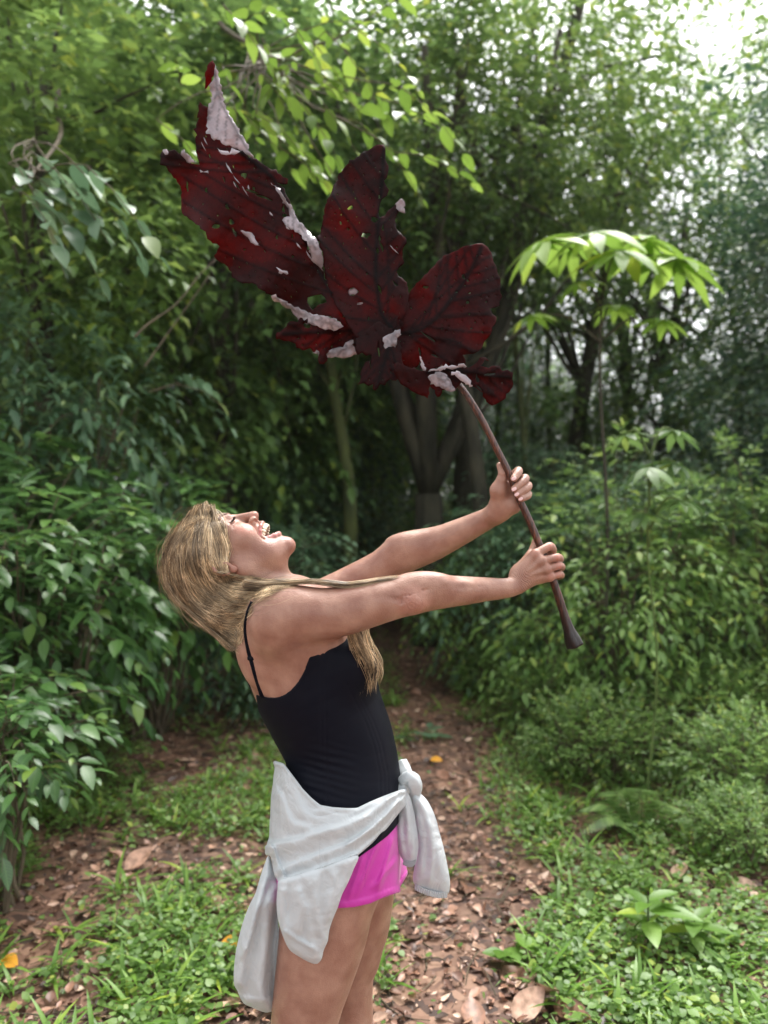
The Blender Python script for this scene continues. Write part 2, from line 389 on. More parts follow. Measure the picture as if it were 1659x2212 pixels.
for pr, x, y, rz, s, lab in TR:
    lab_ = lab or LB; grp = GT
    if id(pr) in used: copy_thing(pr, gl(x, y), rz, s, lab_, grp)
    else: setup(pr, gl(x, y), rz, s, lab_, 'tree', grp); used.add(id(pr))
# forked dark tree in the centre of the clearing, mossy trunks beside it
o = make_tree('forked_tree', 'mid', .13, (0.1, 0, 5.9), (2.0, 1.6, 2.5), .17, 92, 20, .5, 6, .36, bark='bark', splay=6, lim=14)
setup(o, gl(.52, 9.0), 0, 1, 'dark forked tree with several stems from one base at the end of the path', 'tree')
o = make_tree('mossy_tree', 'mid', .09, (0.0, 0, 4.6), (1.3, 1.2, 1.6), .095, 36, 18, .5, 6, .36, bark='moss', lean=(-.1, 0))
setup(o, gl(-.42, 8.6), 0, 1, 'mossy green trunk left of the dark forked tree', 'tree')
lt = empty('leaning_tree'); S = Acc(); A = Acc()
trk = [np.array(gl(.95, 10.0, -.2)), W(1010, 900, 9.9), W(1080, 640, 9.7), W(1140, 400, 9.5), W(1195, 220, 9.3), W(1250, 20, 9.1), W(1290, -160, 9)]
S.tube(catmull(trk, 30), np.linspace(.13, .05, 30), 10)
ends = []
for pts in (((1105, 520, 9.6), (1190, 430, 9.3), (1330, 330, 9.1)), ((1060, 710, 9.8), (1150, 560, 9.6), (1290, 440, 9.4), (1420, 400, 9.2)), ((1150, 370, 9.5), (1100, 240, 9.4), (1080, 90, 9.3)), ((1195, 220, 9.3), (1300, 150, 9.1), (1430, 120, 9)), ((1040, 780, 9.9), (960, 600, 9.7), (930, 420, 9.6))):
    P_ = catmull([W(*q) for q in pts], 14); S.tube(P_, np.linspace(.055, .015, 14), 7); ends += [P_[k] for k in (6, 9, 11, 13)]
E = np.repeat(np.array(ends), 26, 0)+rng.normal(size=(len(ends)*26, 3))*np.array([.42, .4, .3]); dd = rvec(len(E)); dd[:, 2] *= .5
sprays(A, tmpl_low(), E, dd, .11, 6, .34, .5)
S.build('trunk', M['bark'], lt); A.build('crown', M['olive'], lt, smooth=False); tag(lt, 'dark tree leaning right with long bare limbs against the bright sky gaps', 'tree')
sl = make_tree('slender_tree', 'mid', .08, (0.0, 0, 5.4), (.9, .9, 2.0), .05, 26, 16, .4, 6, .3, bark='moss')
setup(sl, gl(-1.0, 11.2), 0, 1, 'thin straight tree trunk standing in the background forest', 'tree', 'slender background trunks')
for (x, y, rz) in ((-.2, 12.5, 1), (.95, 12, 2), (1.25, 10.4, 3), (1.9, 13.5, 4), (-1.6, 10.0, 5), (-2.3, 14, 0), (.1, 14.5, 2.2), (2.9, 13, 1.5), (-3, 8.8, 3.6), (1.55, 9.2, 5.5)):
    copy_thing(sl, gl(x, y), rz, rng.uniform(.9, 1.3))

# ------------------------------------------------------------------ shrubs
def make_shrub(name, mat, leaf, rad, nstem, nper, nl=8, length=.35, tm=None, droop=.6, clump=.28, h0=0, stems=True, jit=.25, up=(0, 0, 1)):
    root = empty(name); A = Acc(); S = Acc()
    c = np.array([0, 0, rad[2]*.95+h0])
    P, D, cc = crown_points(c, rad, nstem, nper, clump, .7)
    k = P[:, 2] > .06; P = P[k]; D = D[k]
    sprays(A, tm or tmpl_mid(), P, D, leaf, nl, length, droop, jit=jit, up=up)
    for e in cc: limb(S, (e[0]*.3+rng.normal()*.05, e[1]*.3+rng.normal()*.05, -.1), e, .012, .004, .12, 7, 5)
    if stems:
        for i in rng.permutation(len(P))[:120]:
            S.add(*tube(P[i]+D[i]*length*np.linspace(-.6, 1, 4)[:, None]+np.array([0, 0, -1.])*(droop*length*np.linspace(0, 1, 4)[:, None]**2), [.004, .003, .002, .001], 4, caps=False))
    S.build('stem', M['stem'], root); A.build('foliage', M[mat], root, smooth=False)
    return root
s1 = make_shrub('shrub', 'shrub', .125, (.72, .55, .62), 44, 9, 7, .30, tmpl_fine(.46), .65, h0=.42)
setup(s1, gl(-1.98, 4.1), .4, (1, 1, 1.02), 'tall glossy broad leaved shrub at the left edge, level with the woman\'s head', 'shrub', 'glossy shrubs on the left of the path')
copy_thing(s1, gl(-1.62, 5.3), 2.1, (.9, 1, 1.05), 'glossy shrub just behind the woman\'s hair')
copy_thing(s1, gl(-2.9, 5.0), 4.0, 1.35, 'largest glossy shrub at the left edge, behind the one level with her head')
s2 = make_shrub('low_shrub', 'shrub', .10, (.24, .30, .20), 15, 7, 6, .18, tmpl_fine(.45), .6, h0=.40)
setup(s2, gl(-1.52, 3.1), .0, (.9, 1, 1), 'low leafy shrub over the litter at the left edge of the picture', 'shrub', 'low shrubs at the left edge')
copy_thing(s2, gl(-1.95, 3.5), 2.5, (1.3, 1.1, 1.1), 'low shrub half cut by the left edge, below the glossy shrub')
s3 = make_shrub('understorey_bush', 'blue', .10, (1.1, .8, 1.0), 60, 12, 8, .36, tmpl_mid(.42), .8)
setup(s3, gl(-2.7, 5.6), 0, (1.1, 1, 1.75), 'drooping blue green bush reaching high on the left side', 'bush', 'understorey bushes')
copy_thing(s3, gl(-.95, 6.3), 1.4, (.8, .8, .8), 'blue green bush between the woman\'s face and the mossy trunk')
copy_thing(s3, gl(1.35, 6.9), 3.0, (.85, .9, 1.0), 'pale blue green bush behind the far hand')
copy_thing(s3, gl(2.6, 7.0), 4.2, (1.2, 1, 1.1), 'blue green bush below the umbrella shaped sapling')
copy_thing(s3, gl(1.9, 9.0), 5.2, (1.1, 1, 1.3), 'farther blue green bush right of the forked tree')
copy_thing(s3, gl(-1.6, 9.0), .7, (1.1, 1, 1.2), 'farther blue green bush at the left of the mossy trunk')
s4 = make_shrub('right_shrub', 'bank', .085, (.85, .7, .8), 56, 12, 8, .32, tmpl_mid(.42), .6)
setup(s4, gl(1.75, 5.7), 0, (1.05, 1, 1.2), 'light green shrub right of the hands with thin upright stems', 'shrub', 'mid green shrubs on the right')
copy_thing(s4, gl(2.75, 5.9), 2.0, (1, 1, 1.2), 'mid green shrub under the dark tree at right')
copy_thing(s4, gl(.95, 7.2), 3.2, (.8, .8, .8), 'small mid green shrub beside the path behind the forearms')
copy_thing(s4, gl(3.7, 6.6), 4.2, (1.2, 1, 1.25), 'mid green shrub at the right edge in front of the dark tree')
copy_thing(s4, gl(1.0, 10.6), 1.2, (1.1, 1, 1.1), 'mid green shrub to the right behind the forked tree')
copy_thing(s4, gl(-.3, 13.2), 2.6, (1.3, 1, 1.1), 'mid green shrub where the path disappears')
s5 = make_shrub('ground_bush', 'bank', .045, (.5, .42, .20), 40, 13, 8, .16, tmpl_low(.55), .1, .13)
setup(s5, gl(1.30, 4.6), 0, 1.0, 'low light green bush of tiny leaves at the right of the path', 'bush', 'low bushes of tiny leaves')
for k, (x, y, s, lab) in enumerate([(1.98, 4.1, 1.0, 'low bush of tiny leaves at the right edge above the seedling'), (1.25, 5.5, 1.1, 'low tiny leaved bush behind the one nearest the path'),
      (2.0, 5.0, 1.15, 'tiny leaved bush filling the bank below the light shrub'), (2.8, 5.2, 1.3, 'tiny leaved bush at the far right bank'), (1.62, 3.45, .6, 'small tiny leaved bush beside the seedling at the right edge'),
      (1.05, 6.6, 1.0, 'farthest tiny leaved bush beside the path'), (-.85, 6.0, .8, 'tiny leaved bush left of the path behind the woman\'s back'), (-1.75, 4.3, .8, 'tiny leaved bush under the glossy shrub at the left')]):
    copy_thing(s5, gl(x, y), k*1.3, s, lab)
for u, v, y, u2, v2, r_, lab in ((320, 700, 4.6, 430, 595, .007, 'pale bare stem slanting through the bush left of the giant leaf'), (335, 760, 5.0, 420, 640, .006, 'second pale stem right beside the slanting one')):
    st = empty('bare_stem'); A = Acc(); a, b_ = W(u, v, y), W(u2, v2, y+.25); A.tube(catmull([a-(b_-a)*.25, a, (a+b_)/2+rvec(1)[0]*.03, b_, b_+(b_-a)*.4], 16), np.linspace(r_*1.1, r_*.5, 16), 7); A.build('stem', M['stem'], st); tag(st, lab, 'stem')
for k, (x, y, s) in enumerate([(-.95, 11.2, 1.15), (1.15, 12.0, 1.25), (.05, 14.2, 1.6), (-2.1, 10.6, 1.2), (-3.2, 12, 1.3), (-5.5, 14, 1.5), (2.6, 14.5, 1.4), (5.2, 13.0, 1.5), (-1.4, 17, 1.5), (1.6, 19, 1.6), (-4.0, 19, 1.8), (5.8, 18, 1.8), (9, 17, 1.8), (-8, 18, 2), (-.2, 24, 2.0), (4, 25, 2.2), (-5, 26, 2.4), (10, 26, 2.6)]):
    copy_thing(s4 if k % 3 else s3, gl(x, y), k*.9, (s, s, s), 'leafy bush in the dim undergrowth at the back of the forest', 'undergrowth bushes at the back')
# hanging bright branch at the top centre
def branch_thing(name, u, v, y, n, mat, leaf, dirv, length, label, spreadv=(.25, .2, .18), tm=None):
    root = empty(name); A = Acc(); S = Acc(); c = W(u, v, y)
    P = c+rng.normal(size=(n, 3))*np.array(spreadv); D = np.tile(np.array(dirv, float), (n, 1))+.45*rng.normal(size=(n, 3))
    sprays(A, tm or tmpl_fine(.5), P, D, leaf, 7, length, .5, S)
    a = c+np.array([-.5, 1.2, .9])
    for i in range(n): limb(S, a+(c-a)*rng.uniform(.3, .8), P[i], .007, .003, .1, 6, 4)
    limb(S, a+np.array([-.6, 1.8, 1.4]), c, .03, .006, .06, 12, 6)
    S.build('twig', M['stem'], root); A.build('foliage', M[mat], root, smooth=False)
    return tag(root, label, 'branch')
branch_thing('hanging_branch', 610, 165, 4.4, 34, 'bright', .13, (.9, -.2, -.25), .45, 'bright yellow green leafy branch hanging above the tip of the giant leaf', (.36, .22, .24))
branch_thing('hanging_branch', 60, 390, 3.9, 8, 'blue', .16, (.9, -.1, -.3), .45, 'pale leafy branch entering from the left edge below the top', (.2, .1, .1))
# cecropia-like sapling with palmate leaves
def palmate(A, S, P, size, tiltd, nlf=10):
    """one hand-shaped leaf: lobes radiating round P in a drooping umbrella"""
    P = np.array(P, float); up = unit(np.array([tiltd[0]*.35, tiltd[1]*.35, 1.0])); X = unit(np.cross(up, [0, 1, 0.1])); Y = np.cross(up, X)
    an = np.linspace(0, 2*np.pi, nlf, endpoint=False)+rng.uniform(0, 1)
    D = np.cos(an)[:, None]*X+np.sin(an)[:, None]*Y-up*.16
    place(A, tmpl_fine(.30, .06, .3, 6), np.tile(P, (nlf, 1)), D+.12*rvec(nlf), np.tile(up, (nlf, 1)), size*(.8+.35*rng.random(nlf)))
def sapling(name, label, x, y, h, leaves, mat):
    root = empty(name); A = Acc(); S = Acc(); b0 = np.array(gl(x, y)); top = np.array([x+.05, y, h])
    S.tube(catmull([b0-[0, 0, .1], b0*.6+top*.4+[.05, 0, 0], b0*.25+top*.75-[.02, 0, 0], top], 16), np.linspace(.003+.0045*h if h > 2.5 else .007, .006 if h > 2.5 else .004, 16), 8)
    for (u, v, yy, s) in leaves:
        P = W(u, v, yy); k = rng.uniform(.02, .3); a = np.array([x+.03, y, min(h-.01, P[2]-.1-.5*k)])
        S.tube(catmull([a, (a+P)/2+[0, 0, .08], P], 8), np.linspace(.008, .005, 8), 5)
        palmate(A, S, P, s, unit(P-top))
    S.build('stem', M['bark'] if h > 2.5 else M['greenstem'], root); A.build('foliage', M[mat], root)
    return tag(root, label, 'sapling')
sapling('umbrella_sapling', 'slender sapling with big yellow green hand shaped leaves below the sky gaps', *(W(1290, 900, 5.2)[[0, 1]]), 3.30,
        [(1170, 520, 5.1, .37), (1285, 500, 5.0, .37), (1400, 520, 5.3, .37), (1240, 530, 5.5, .26), (1460, 560, 5.2, .37), (1340, 540, 4.9, .37), (1250, 610, 5.1, .2), (1330, 660, 5.2, .2), (1150, 680, 5.1, .2), (1430, 690, 5.2, .2)], 'bright')
sapling('umbrella_sapling', 'lower sapling with drooping hand shaped leaves right of the hands', *(W(1390, 1300, 4.0)[[0, 1]]), 1.85,
        [(1400, 1010, 3.9, .17), (1460, 1000, 4.0, .16), (1350, 940, 4.1, .15), (1455, 930, 4.1, .16), (1390, 1110, 3.9, .15), (1470, 1080, 4.0, .15)], 'mid')
print('env1', time.time()-T0)
# ------------------------------------------------------------------ forest floor
def in_view(x, y, m=.25): return (np.abs(x) < y*.5+m)
def scatter(n, y0, y1, p=1.5):
    y = y0+(y1-y0)*rng.random(n)**p; x = (rng.random(n)*2-1)*(y*.52+.3); return x, y
# dry leaves: curled broken blades
x, y = scatter(21000, 1.7, 9.5, 1.45)
k = rng.random(len(x)) > green_density(x, y)*.5; x, y = x[k], y[k]
n = len(x); P = np.stack([x, y, ground_z(x, y)+.004+.018*rng.random(n)], -1)
D = rvec(n); D[:, 2] *= .28; Nn = np.array([0, 0, 1.])+.55*rvec(n); Nn[:, 2] = abs(Nn[:, 2])
L = np.where(rng.random(n) < .02, .08+.07*rng.random(n), .014+.044*rng.random(n)**1.4)
A = Acc(); h = n//3
place(A, tmpl_fine(.55, .2, -.12, 5), P[:h], D[:h], Nn[:h], L[:h])
place(A, tmpl_mid(.42, -.3, .2), P[h:2*h], D[h:2*h], Nn[h:2*h], L[h:2*h])
place(A, tmpl_mid(.8, .25, .35), P[2*h:], D[2*h:], Nn[2*h:], L[2*h:]*.8)
tag(A.build('leaf_litter', M['litter'], smooth=False), kind='stuff')
# twigs
A = Acc(); x, y = scatter(900, 1.8, 7, 1.4)
for i in range(len(x)):
    L_ = rng.uniform(.06, .3); an = rng.uniform(0, 6.28); z = float(ground_z(x[i], y[i]))+.012
    e = np.array([math.cos(an)*L_, math.sin(an)*L_, rng.normal()*.012]); a = np.array([x[i], y[i], z])
    A.tube(catmull([a, a+e*.5+rng.normal(size=3)*L_*.06, a+e], 5), np.linspace(.0035, .0015, 5), 4, caps=False)
tag(A.build('twigs', M['stem']), kind='stuff')
# creeping ground cover: small round leaves on short stalks
x, y = scatter(110000, 1.75, 10, 1.35)
k = rng.random(len(x)) < green_density(x, y); x, y = x[k], y[k]; n = len(x)
hgt = (.012+.05*rng.random(n))*(.5+green_density(x, y)); P = np.stack([x, y, ground_z(x, y)+hgt], -1)
A = Acc(); D = rvec(n); D[:, 2] *= .35; Nn = np.array([0, 0, 1.])+.4*rvec(n)
place(A, tmpl_fine(.85, .06, .12, 2), P, D, Nn, .014+.030*rng.random(n)*(rng.random(n)**.6))
tag(A.build('ground_cover', M['bank'], smooth=False), kind='stuff')
# grass tufts
x, y = scatter(2300, 1.75, 6.5, 1.2); k = rng.random(len(x)) < green_density(x, y)*.75; x, y = x[k], y[k]
nb = 9; n = len(x); X = np.repeat(x, nb)+rng.normal(size=n*nb)*.02; Y = np.repeat(y, nb)+rng.normal(size=n*nb)*.02
P = np.stack([X, Y, ground_z(X, Y)], -1); D = rng.normal(size=(n*nb, 3))*.6; D[:, 2] = .8+.5*rng.random(n*nb); Nn = rvec(n*nb)
Nn = np.cross(D, np.cross(np.array([0, 0, 1.]), D))+.1*rvec(n*nb)
A = Acc(); place(A, tmpl_fine(.11, .12, .6), P, D, Nn, .05+.11*rng.random(n*nb))
tag(A.build('grass', M['cover']), kind='stuff')
# single things on the floor -----------------------------------------
yel, t, b = new_mat('yellow_leaf'); b.inputs['Base Color'].default_value = (.75, .33, .02, 1); b.inputs['Roughness'].default_value = .5
n_ = N(t, 'ShaderNodeTexNoise', Scale=60.); r_ = ramp(t, n_.outputs[0], [(.35, (.45, .16, .01)), (.6, (.8, .4, .03))]); t.links.new(r_.outputs[0], b.inputs['Base Color'])
def floor_pt(u, v):
    y = CAM_Z*F_PX/(v-CV)
    for _ in range(4):
        x = (u-CU)*y/F_PX; y = (CAM_Z-float(ground_z(np.float64(x), np.float64(y))))*F_PX/(v-CV)
    return np.array([(u-CU)*y/F_PX, y, float(ground_z(np.float64(x), np.float64(y)))])
for u, v, L_, lab in ((481, 2048, .075, 'curled yellow fallen leaf beside the hanging white sleeve'), (930, 1650, .085, 'yellow fallen leaf on the brown path right of the waist'),
                      (5, 2090, .09, 'orange yellow fallen leaf at the left edge'), (1130, 1500, .06, 'small yellow fallen leaf far up the path')):
    p = floor_pt(u, v); A = Acc()
    place(A, tmpl_fine(.62, .12, .12, 8), (p+[0, 0, .03])[None], np.array([[.7, -.5, .12]]), np.array([[.15, -.6, 1.]]), L_)
    tag(A.build('fallen_leaf', yel), lab, 'leaf', 'yellow leaves fallen on the ground')
def rosette(name, label, u, v, n, L_, h, mat='shrub', dr=.25, rad=.0, tm=None):
    p = floor_pt(u, v); root = empty(name); A = Acc(); S = Acc()
    k = max(1, n//4); PP = []; DD = []
    for i in range(n):
        an = i*2.4+rng.uniform(-.3, .3); lv = i/n
        c = p+np.array([rad*math.cos(an*1.7), rad*math.sin(an*1.7), h*(.45+.55*lv)])
        PP.append(c); DD.append((math.cos(an), math.sin(an), .35+.4*lv-dr))
    place(A, tm or tmpl_fine(.42, .1, .25, 5), np.array(PP), np.array(DD), np.tile([0, 0, 1.], (n, 1))+.15*rvec(n), L_*(.7+.5*rng.random(n)))
    if rad: [S.tube(catmull([p-[0, 0, .02], (p+c)/2, c], 5), .003, 5) for c in PP]
    else: S.tube(catmull([p-[0, 0, .03], p+[0, 0, h*.5], p+[0, 0, h]], 6), np.linspace(.006, .003, 6), 6)
    S.build('stem', M['greenstem'], root); A.build('foliage', M[mat], root)
    return tag(root, label, 'plant')
rosette('seedling', 'bright green seedling with long pointed leaves at the lower right', 1400, 2060, 9, .15, .2, 'cover')
rosette('seedling', 'smaller long leaved seedling just right of the bright green seedling', 1500, 2075, 10, .12, .16, 'cover')
rosette('seedling', 'pale small leaved plant growing on the brown path right of the waist', 910, 1600, 12, .085, .06, 'blue', .35, .12, tmpl_fine(.7, .08, .1))
rosette('seedling', 'small seedling among the litter at the lower left', 390, 1985, 7, .06, .05, 'cover')
rosette('seedling', 'broad leaved weed right of the legs near the bottom', 1120, 2080, 8, .085, .05, 'cover', .3, .05, tmpl_fine(.7, .1, .1))
def fern(label, u, v, L_, fr):
    p = floor_pt(u, v); root = empty('fern'); S = Acc(); A = Acc()
    for an, el in fr:
        D = np.array([math.cos(an)*math.cos(el), math.sin(an)*math.cos(el), math.sin(el)])
        P = catmull([p, p+D*L_*.5+[0, 0, .05], p+D*L_-[0, 0, .08]], 22); S.tube(P, np.linspace(.003, .001, 22), 4)
        T = np.gradient(P, axis=0); T = unit(T); side = unit(np.cross(T, [0, 0, 1.]))
        wd = L_*.3*np.sin(np.linspace(.25, 1, 22)*np.pi)**.7+.01
        for s in (-1, 1): place(A, tmpl_fine(.2, .05, .15), P, side*s+T*.35, np.tile([0, 0, 1.], (22, 1)), wd)
    S.build('stem', M['greenstem'], root); A.build('frond', M['bank'], root)
    tag(root, label, 'fern')
fern('silvery green fern arching over the ground right of the path', 1380, 1810, .33, [(2.6, .5), (2.0, .7), (.4, .5), (1.2, .8), (3.3, .4)])
fern('fern frond leaning at the right edge above the low bushes', 1600, 1560, .75, [(1.9, 1.1), (1.2, 1.0), (2.8, .9)])
print('env2', time.time()-T0)
# ------------------------------------------------------------------ implicit body: fields on a rectilinear grid, surface nets
def axis(segs):
    a = [segs[0][0]]
    for s, e, h in segs:
        n = max(1, int(round((e-s)/h))); a += list(np.linspace(s, e, n+1)[1:])
    return np.array(a)
class Field:
    def __init__(s, X, Y, Z):
        s.X, s.Y, s.Z = X, Y, Z; s.V = np.full((len(X), len(Y), len(Z)), 1.0, np.float32)
    def sub(s, lo, hi):
        i = [np.searchsorted(a, (l, h)) for a, l, h in zip((s.X, s.Y, s.Z), lo, hi)]
        sl = tuple(slice(max(0, a-1), b+1) for a, b in i)
        return sl, s.X[sl[0]][:, None, None], s.Y[sl[1]][None, :, None], s.Z[sl[2]][None, None, :]
    def apply(s, lo, hi, f, k, op='u', pad=0):
        sl, x, y, z = s.sub(np.array(lo)-k-.008-pad, np.array(hi)+k+.008+pad)
        a = s.V[sl]
        if a.size == 0: return
        d = f(x, y, z)
        if op == 'u':
            h = np.maximum(k-abs(a-d), 0)/k if k > 0 else 0
            r_ = np.minimum(a, d)-(h*h*k*.25 if k > 0 else 0)
        elif op == 's':
            d = -d; h = np.maximum(k-abs(a-d), 0)/k if k > 0 else 0
            r_ = np.maximum(a, d)+(h*h*k*.25 if k > 0 else 0)
        s.V[sl] = r_.astype(np.float32)
    def cone(s, a, b, ra, rb, k=.01, op='u', flat=None, pad=0):
        """tapered capsule; flat=(axis, ratio) squashes its section along axis"""
        a = np.array(a, float); b = np.array(b, float); R = max(ra, rb)
        if flat is not None and flat[1] > 1: R *= flat[1]
        ab = b-a; L2 = ab@ab+1e-12
        def f(x, y, z):
            px, py, pz = x-a[0], y-a[1], z-a[2]
            t = np.clip((px*ab[0]+py*ab[1]+pz*ab[2])/L2, 0, 1)
            qx, qy, qz = px-t*ab[0], py-t*ab[1], pz-t*ab[2]
            r_ = ra+(rb-ra)*t
            if flat is None: return np.sqrt(qx*qx+qy*qy+qz*qz)-r_
            n, q = unit(np.array(flat[0], float)), flat[1]
            c = qx*n[0]+qy*n[1]+qz*n[2]; g = 1/q-1
            qx, qy, qz = qx+c*n[0]*g, qy+c*n[1]*g, qz+c*n[2]*g
            return (np.sqrt(qx*qx+qy*qy+qz*qz)-r_)*min(1, q)
        s.apply(np.minimum(a, b)-R, np.maximum(a, b)+R, f, k, op, pad)
    def chain(s, pts, rs, k=.01, k0=None, flat=None, op='u', sub=4):
        pts = np.array(pts, float); rs = np.array(rs, float); n = (len(pts)-1)*sub+1
        Q = catmull(np.column_stack([pts, rs]), n) if len(pts) > 2 else np.column_stack([pts, rs])
        keep = s.V; s.V = np.full_like(keep, 1.0) if not hasattr(s, 'tmp') else s.tmp; s.tmp = s.V
        lo = (Q[:, :3]-Q[:, 3:]).min(0)-.06; hi = (Q[:, :3]+Q[:, 3:]).max(0)+.06
        sl = s.sub(lo, hi)[0]; s.V[sl] = 1.0
        for i in range(len(Q)-1): s.cone(Q[i, :3], Q[i+1, :3], Q[i, 3], Q[i+1, 3], 0, 'u', flat, pad=.05)
        D = s.V[sl].copy(); s.V[sl] = 1.0; s.V = keep; k = k if k0 is None else k0
        a = s.V[sl]; h = np.maximum(k-abs(a-D), 0)/k; s.V[sl] = (np.minimum(a, D)-h*h*k*.25).astype(np.float32)
    def ell(s, c, r_, k=.01, op='u', ax=None):
        c = np.array(c, float); r_ = np.array(r_, float); A = np.eye(3) if ax is None else np.array(ax, float); R = r_.max()
        ext = np.sqrt(((A*r_[:, None])**2).sum(0))
        def f(x, y, z):
            p = (x-c[0], y-c[1], z-c[2])
            q = [A[i, 0]*p[0]+A[i, 1]*p[1]+A[i, 2]*p[2] for i in range(3)]
            k0 = np.sqrt(sum((q[i]/r_[i])**2 for i in range(3))); k1 = np.sqrt(sum((q[i]/r_[i]**2)**2 for i in range(3)))+1e-9
            return k0*(k0-1)/k1
        s.apply(c-ext, c+ext, f, k, op)
    def loft(s, st, k=.0, op='u', grow=0.0, y_axis=(0, 1, 0)):
        """st: stations (x, y, z, half thickness in the picture plane, half width across it)"""
        st = np.array(st, float)
        P = catmull(st, (len(st)-1)*3+1) if len(st) > 2 else st
        C = P[:, :3]
        def seg(i):
            a, b = C[i], C[i+1]; ab = b-a; L2 = ab@ab
            def f(x, y, z):
                px, py, pz = x-a[0], y-a[1], z-a[2]
                t = np.clip((px*ab[0]+py*ab[1]+pz*ab[2])/L2, 0, 1)
                qx, qy, qz = px-t*ab[0], py-t*ab[1], pz-t*ab[2]
                ri = P[i, 3]+(P[i+1, 3]-P[i, 3])*t+grow; rw = P[i, 4]+(P[i+1, 4]-P[i, 4])*t+grow
                q2 = qx*qx+qz*qz; y2 = qy*qy
                k0 = np.sqrt(q2/ri**2+y2/rw**2); k1 = np.sqrt(q2/ri**4+y2/rw**4)+1e-9
                return np.where(k0 < .05, -np.minimum(ri, rw), k0*(k0-1)/k1)
            R = max(P[i:i+2, 3].max(), 0)+grow; Wd = P[i:i+2, 4].max()+grow; r3_ = np.array([R, Wd, R])
            return np.minimum(a, b)-r3_, np.maximum(a, b)+r3_, f
        if k > 0:
            keep = s.V; s.V = np.full_like(keep, 1.0)
        for i in range(len(P)-1): lo, hi, f = seg(i); s.apply(lo, hi, f, 0, op, .05)
        if k > 0:
            D = s.V; h = np.maximum(k-abs(keep-D), 0)/k; s.V = (np.minimum(keep, D)-h*h*k*.25).astype(np.float32)
    def hit(s, u, v, y0=1.35, y1=2.0, far=False):
        """first surface met along the line of sight through (u, v); nan where nothing"""
        u = np.atleast_1d(np.asarray(u, float)); v = np.atleast_1d(np.asarray(v, float))
        ys = np.arange(y0, y1, .0015); ys = ys[::-1] if far else ys
        res = np.full(u.shape, np.nan)
        def idx(A, q):
            i = np.clip(np.searchsorted(A, q)-1, 0, len(A)-2); return i, np.clip((q-A[i])/(A[i+1]-A[i]), 0, 1)
        P = W(u[:, None], v[:, None], ys[None])
        (i, a), (j, b_), (k, c) = idx(s.X, P[..., 0]), idx(s.Y, P[..., 1]), idx(s.Z, P[..., 2])
        inb = (P[..., 0] > s.X[0]) & (P[..., 0] < s.X[-1]) & (P[..., 1] > s.Y[0]) & (P[..., 1] < s.Y[-1]) & (P[..., 2] > s.Z[0]) & (P[..., 2] < s.Z[-1])
        V = s.V; d = V[i, j, k]*(1-a)*(1-b_)*(1-c)
        for di, dj, dk in ((1, 0, 0), (0, 1, 0), (0, 0, 1), (1, 1, 0), (1, 0, 1), (0, 1, 1), (1, 1, 1)):
            d = d+V[i+di, j+dj, k+dk]*(a if di else 1-a)*(b_ if dj else 1-b_)*(c if dk else 1-c)
        ins = (d < 0) & inb; got = ins.any(1); res[got] = ys[ins[got].argmax(1)]
        return res
    def nets(s):
        V = s.V; nx, ny, nz = V.shape; ins = V < 0
        c = ins[:-1, :-1, :-1].astype(np.uint8)
        for dx, dy, dz in ((1, 0, 0), (0, 1, 0), (0, 0, 1), (1, 1, 0), (1, 0, 1), (0, 1, 1), (1, 1, 1)):
            c = c+ins[dx:nx-1+dx, dy:ny-1+dy, dz:nz-1+dz]
        act = (c > 0) & (c < 8); I, J, K = np.nonzero(act); n = len(I)
        cid = (I*(ny-1)+J)*(nz-1)+K
        cor = [(a, b, c_) for a in (0, 1) for b in (0, 1) for c_ in (0, 1)]
        val = {q: V[I+q[0], J+q[1], K+q[2]].astype(float) for q in cor}
        S = np.zeros((n, 3)); cnt = np.zeros(n)
        for q in cor:
            for ax in range(3):
                if q[ax]: continue
                p = list(q); p[ax] = 1; p = tuple(p); a, b = val[q], val[p]
                m_ = (a < 0) != (b < 0); t = np.where(m_, a/(a-b+1e-20), 0)
                pt = np.array(q, float)[None]+0*S; pt[:, ax] = t
                S += pt*m_[:, None]; cnt += m_
        S /= cnt[:, None]
        out = np.stack([s.X[I]+S[:, 0]*(s.X[I+1]-s.X[I]), s.Y[J]+S[:, 1]*(s.Y[J+1]-s.Y[J]), s.Z[K]+S[:, 2]*(s.Z[K+1]-s.Z[K])], -1)
        faces = []
        def look(i, j, k): return np.searchsorted(cid, (i*(ny-1)+j)*(nz-1)+k)
        for ax in range(3):
            A = ins[tuple(slice(0, -1) if a == ax else slice(1, -1) for a in range(3))]
            B = ins[tuple(slice(1, None) if a == ax else slice(1, -1) for a in range(3))]
            for flip, msk in ((0, A & ~B), (1, B & ~A)):
                q = [w_+(0 if a == ax else 1) for a, w_ in enumerate(np.nonzero(msk))]
                o1, o2 = [a for a in range(3) if a != ax]
                def at(d1, d2):
                    r_ = list(q); r_[o1] = r_[o1]-d1; r_[o2] = r_[o2]-d2; return look(*r_)
                f = np.stack([at(1, 1), at(0, 1), at(0, 0), at(1, 0)], -1)
                if (ax == 1) != bool(flip): f = f[:, ::-1]
                faces.append(f)
        return out, np.vstack(faces)

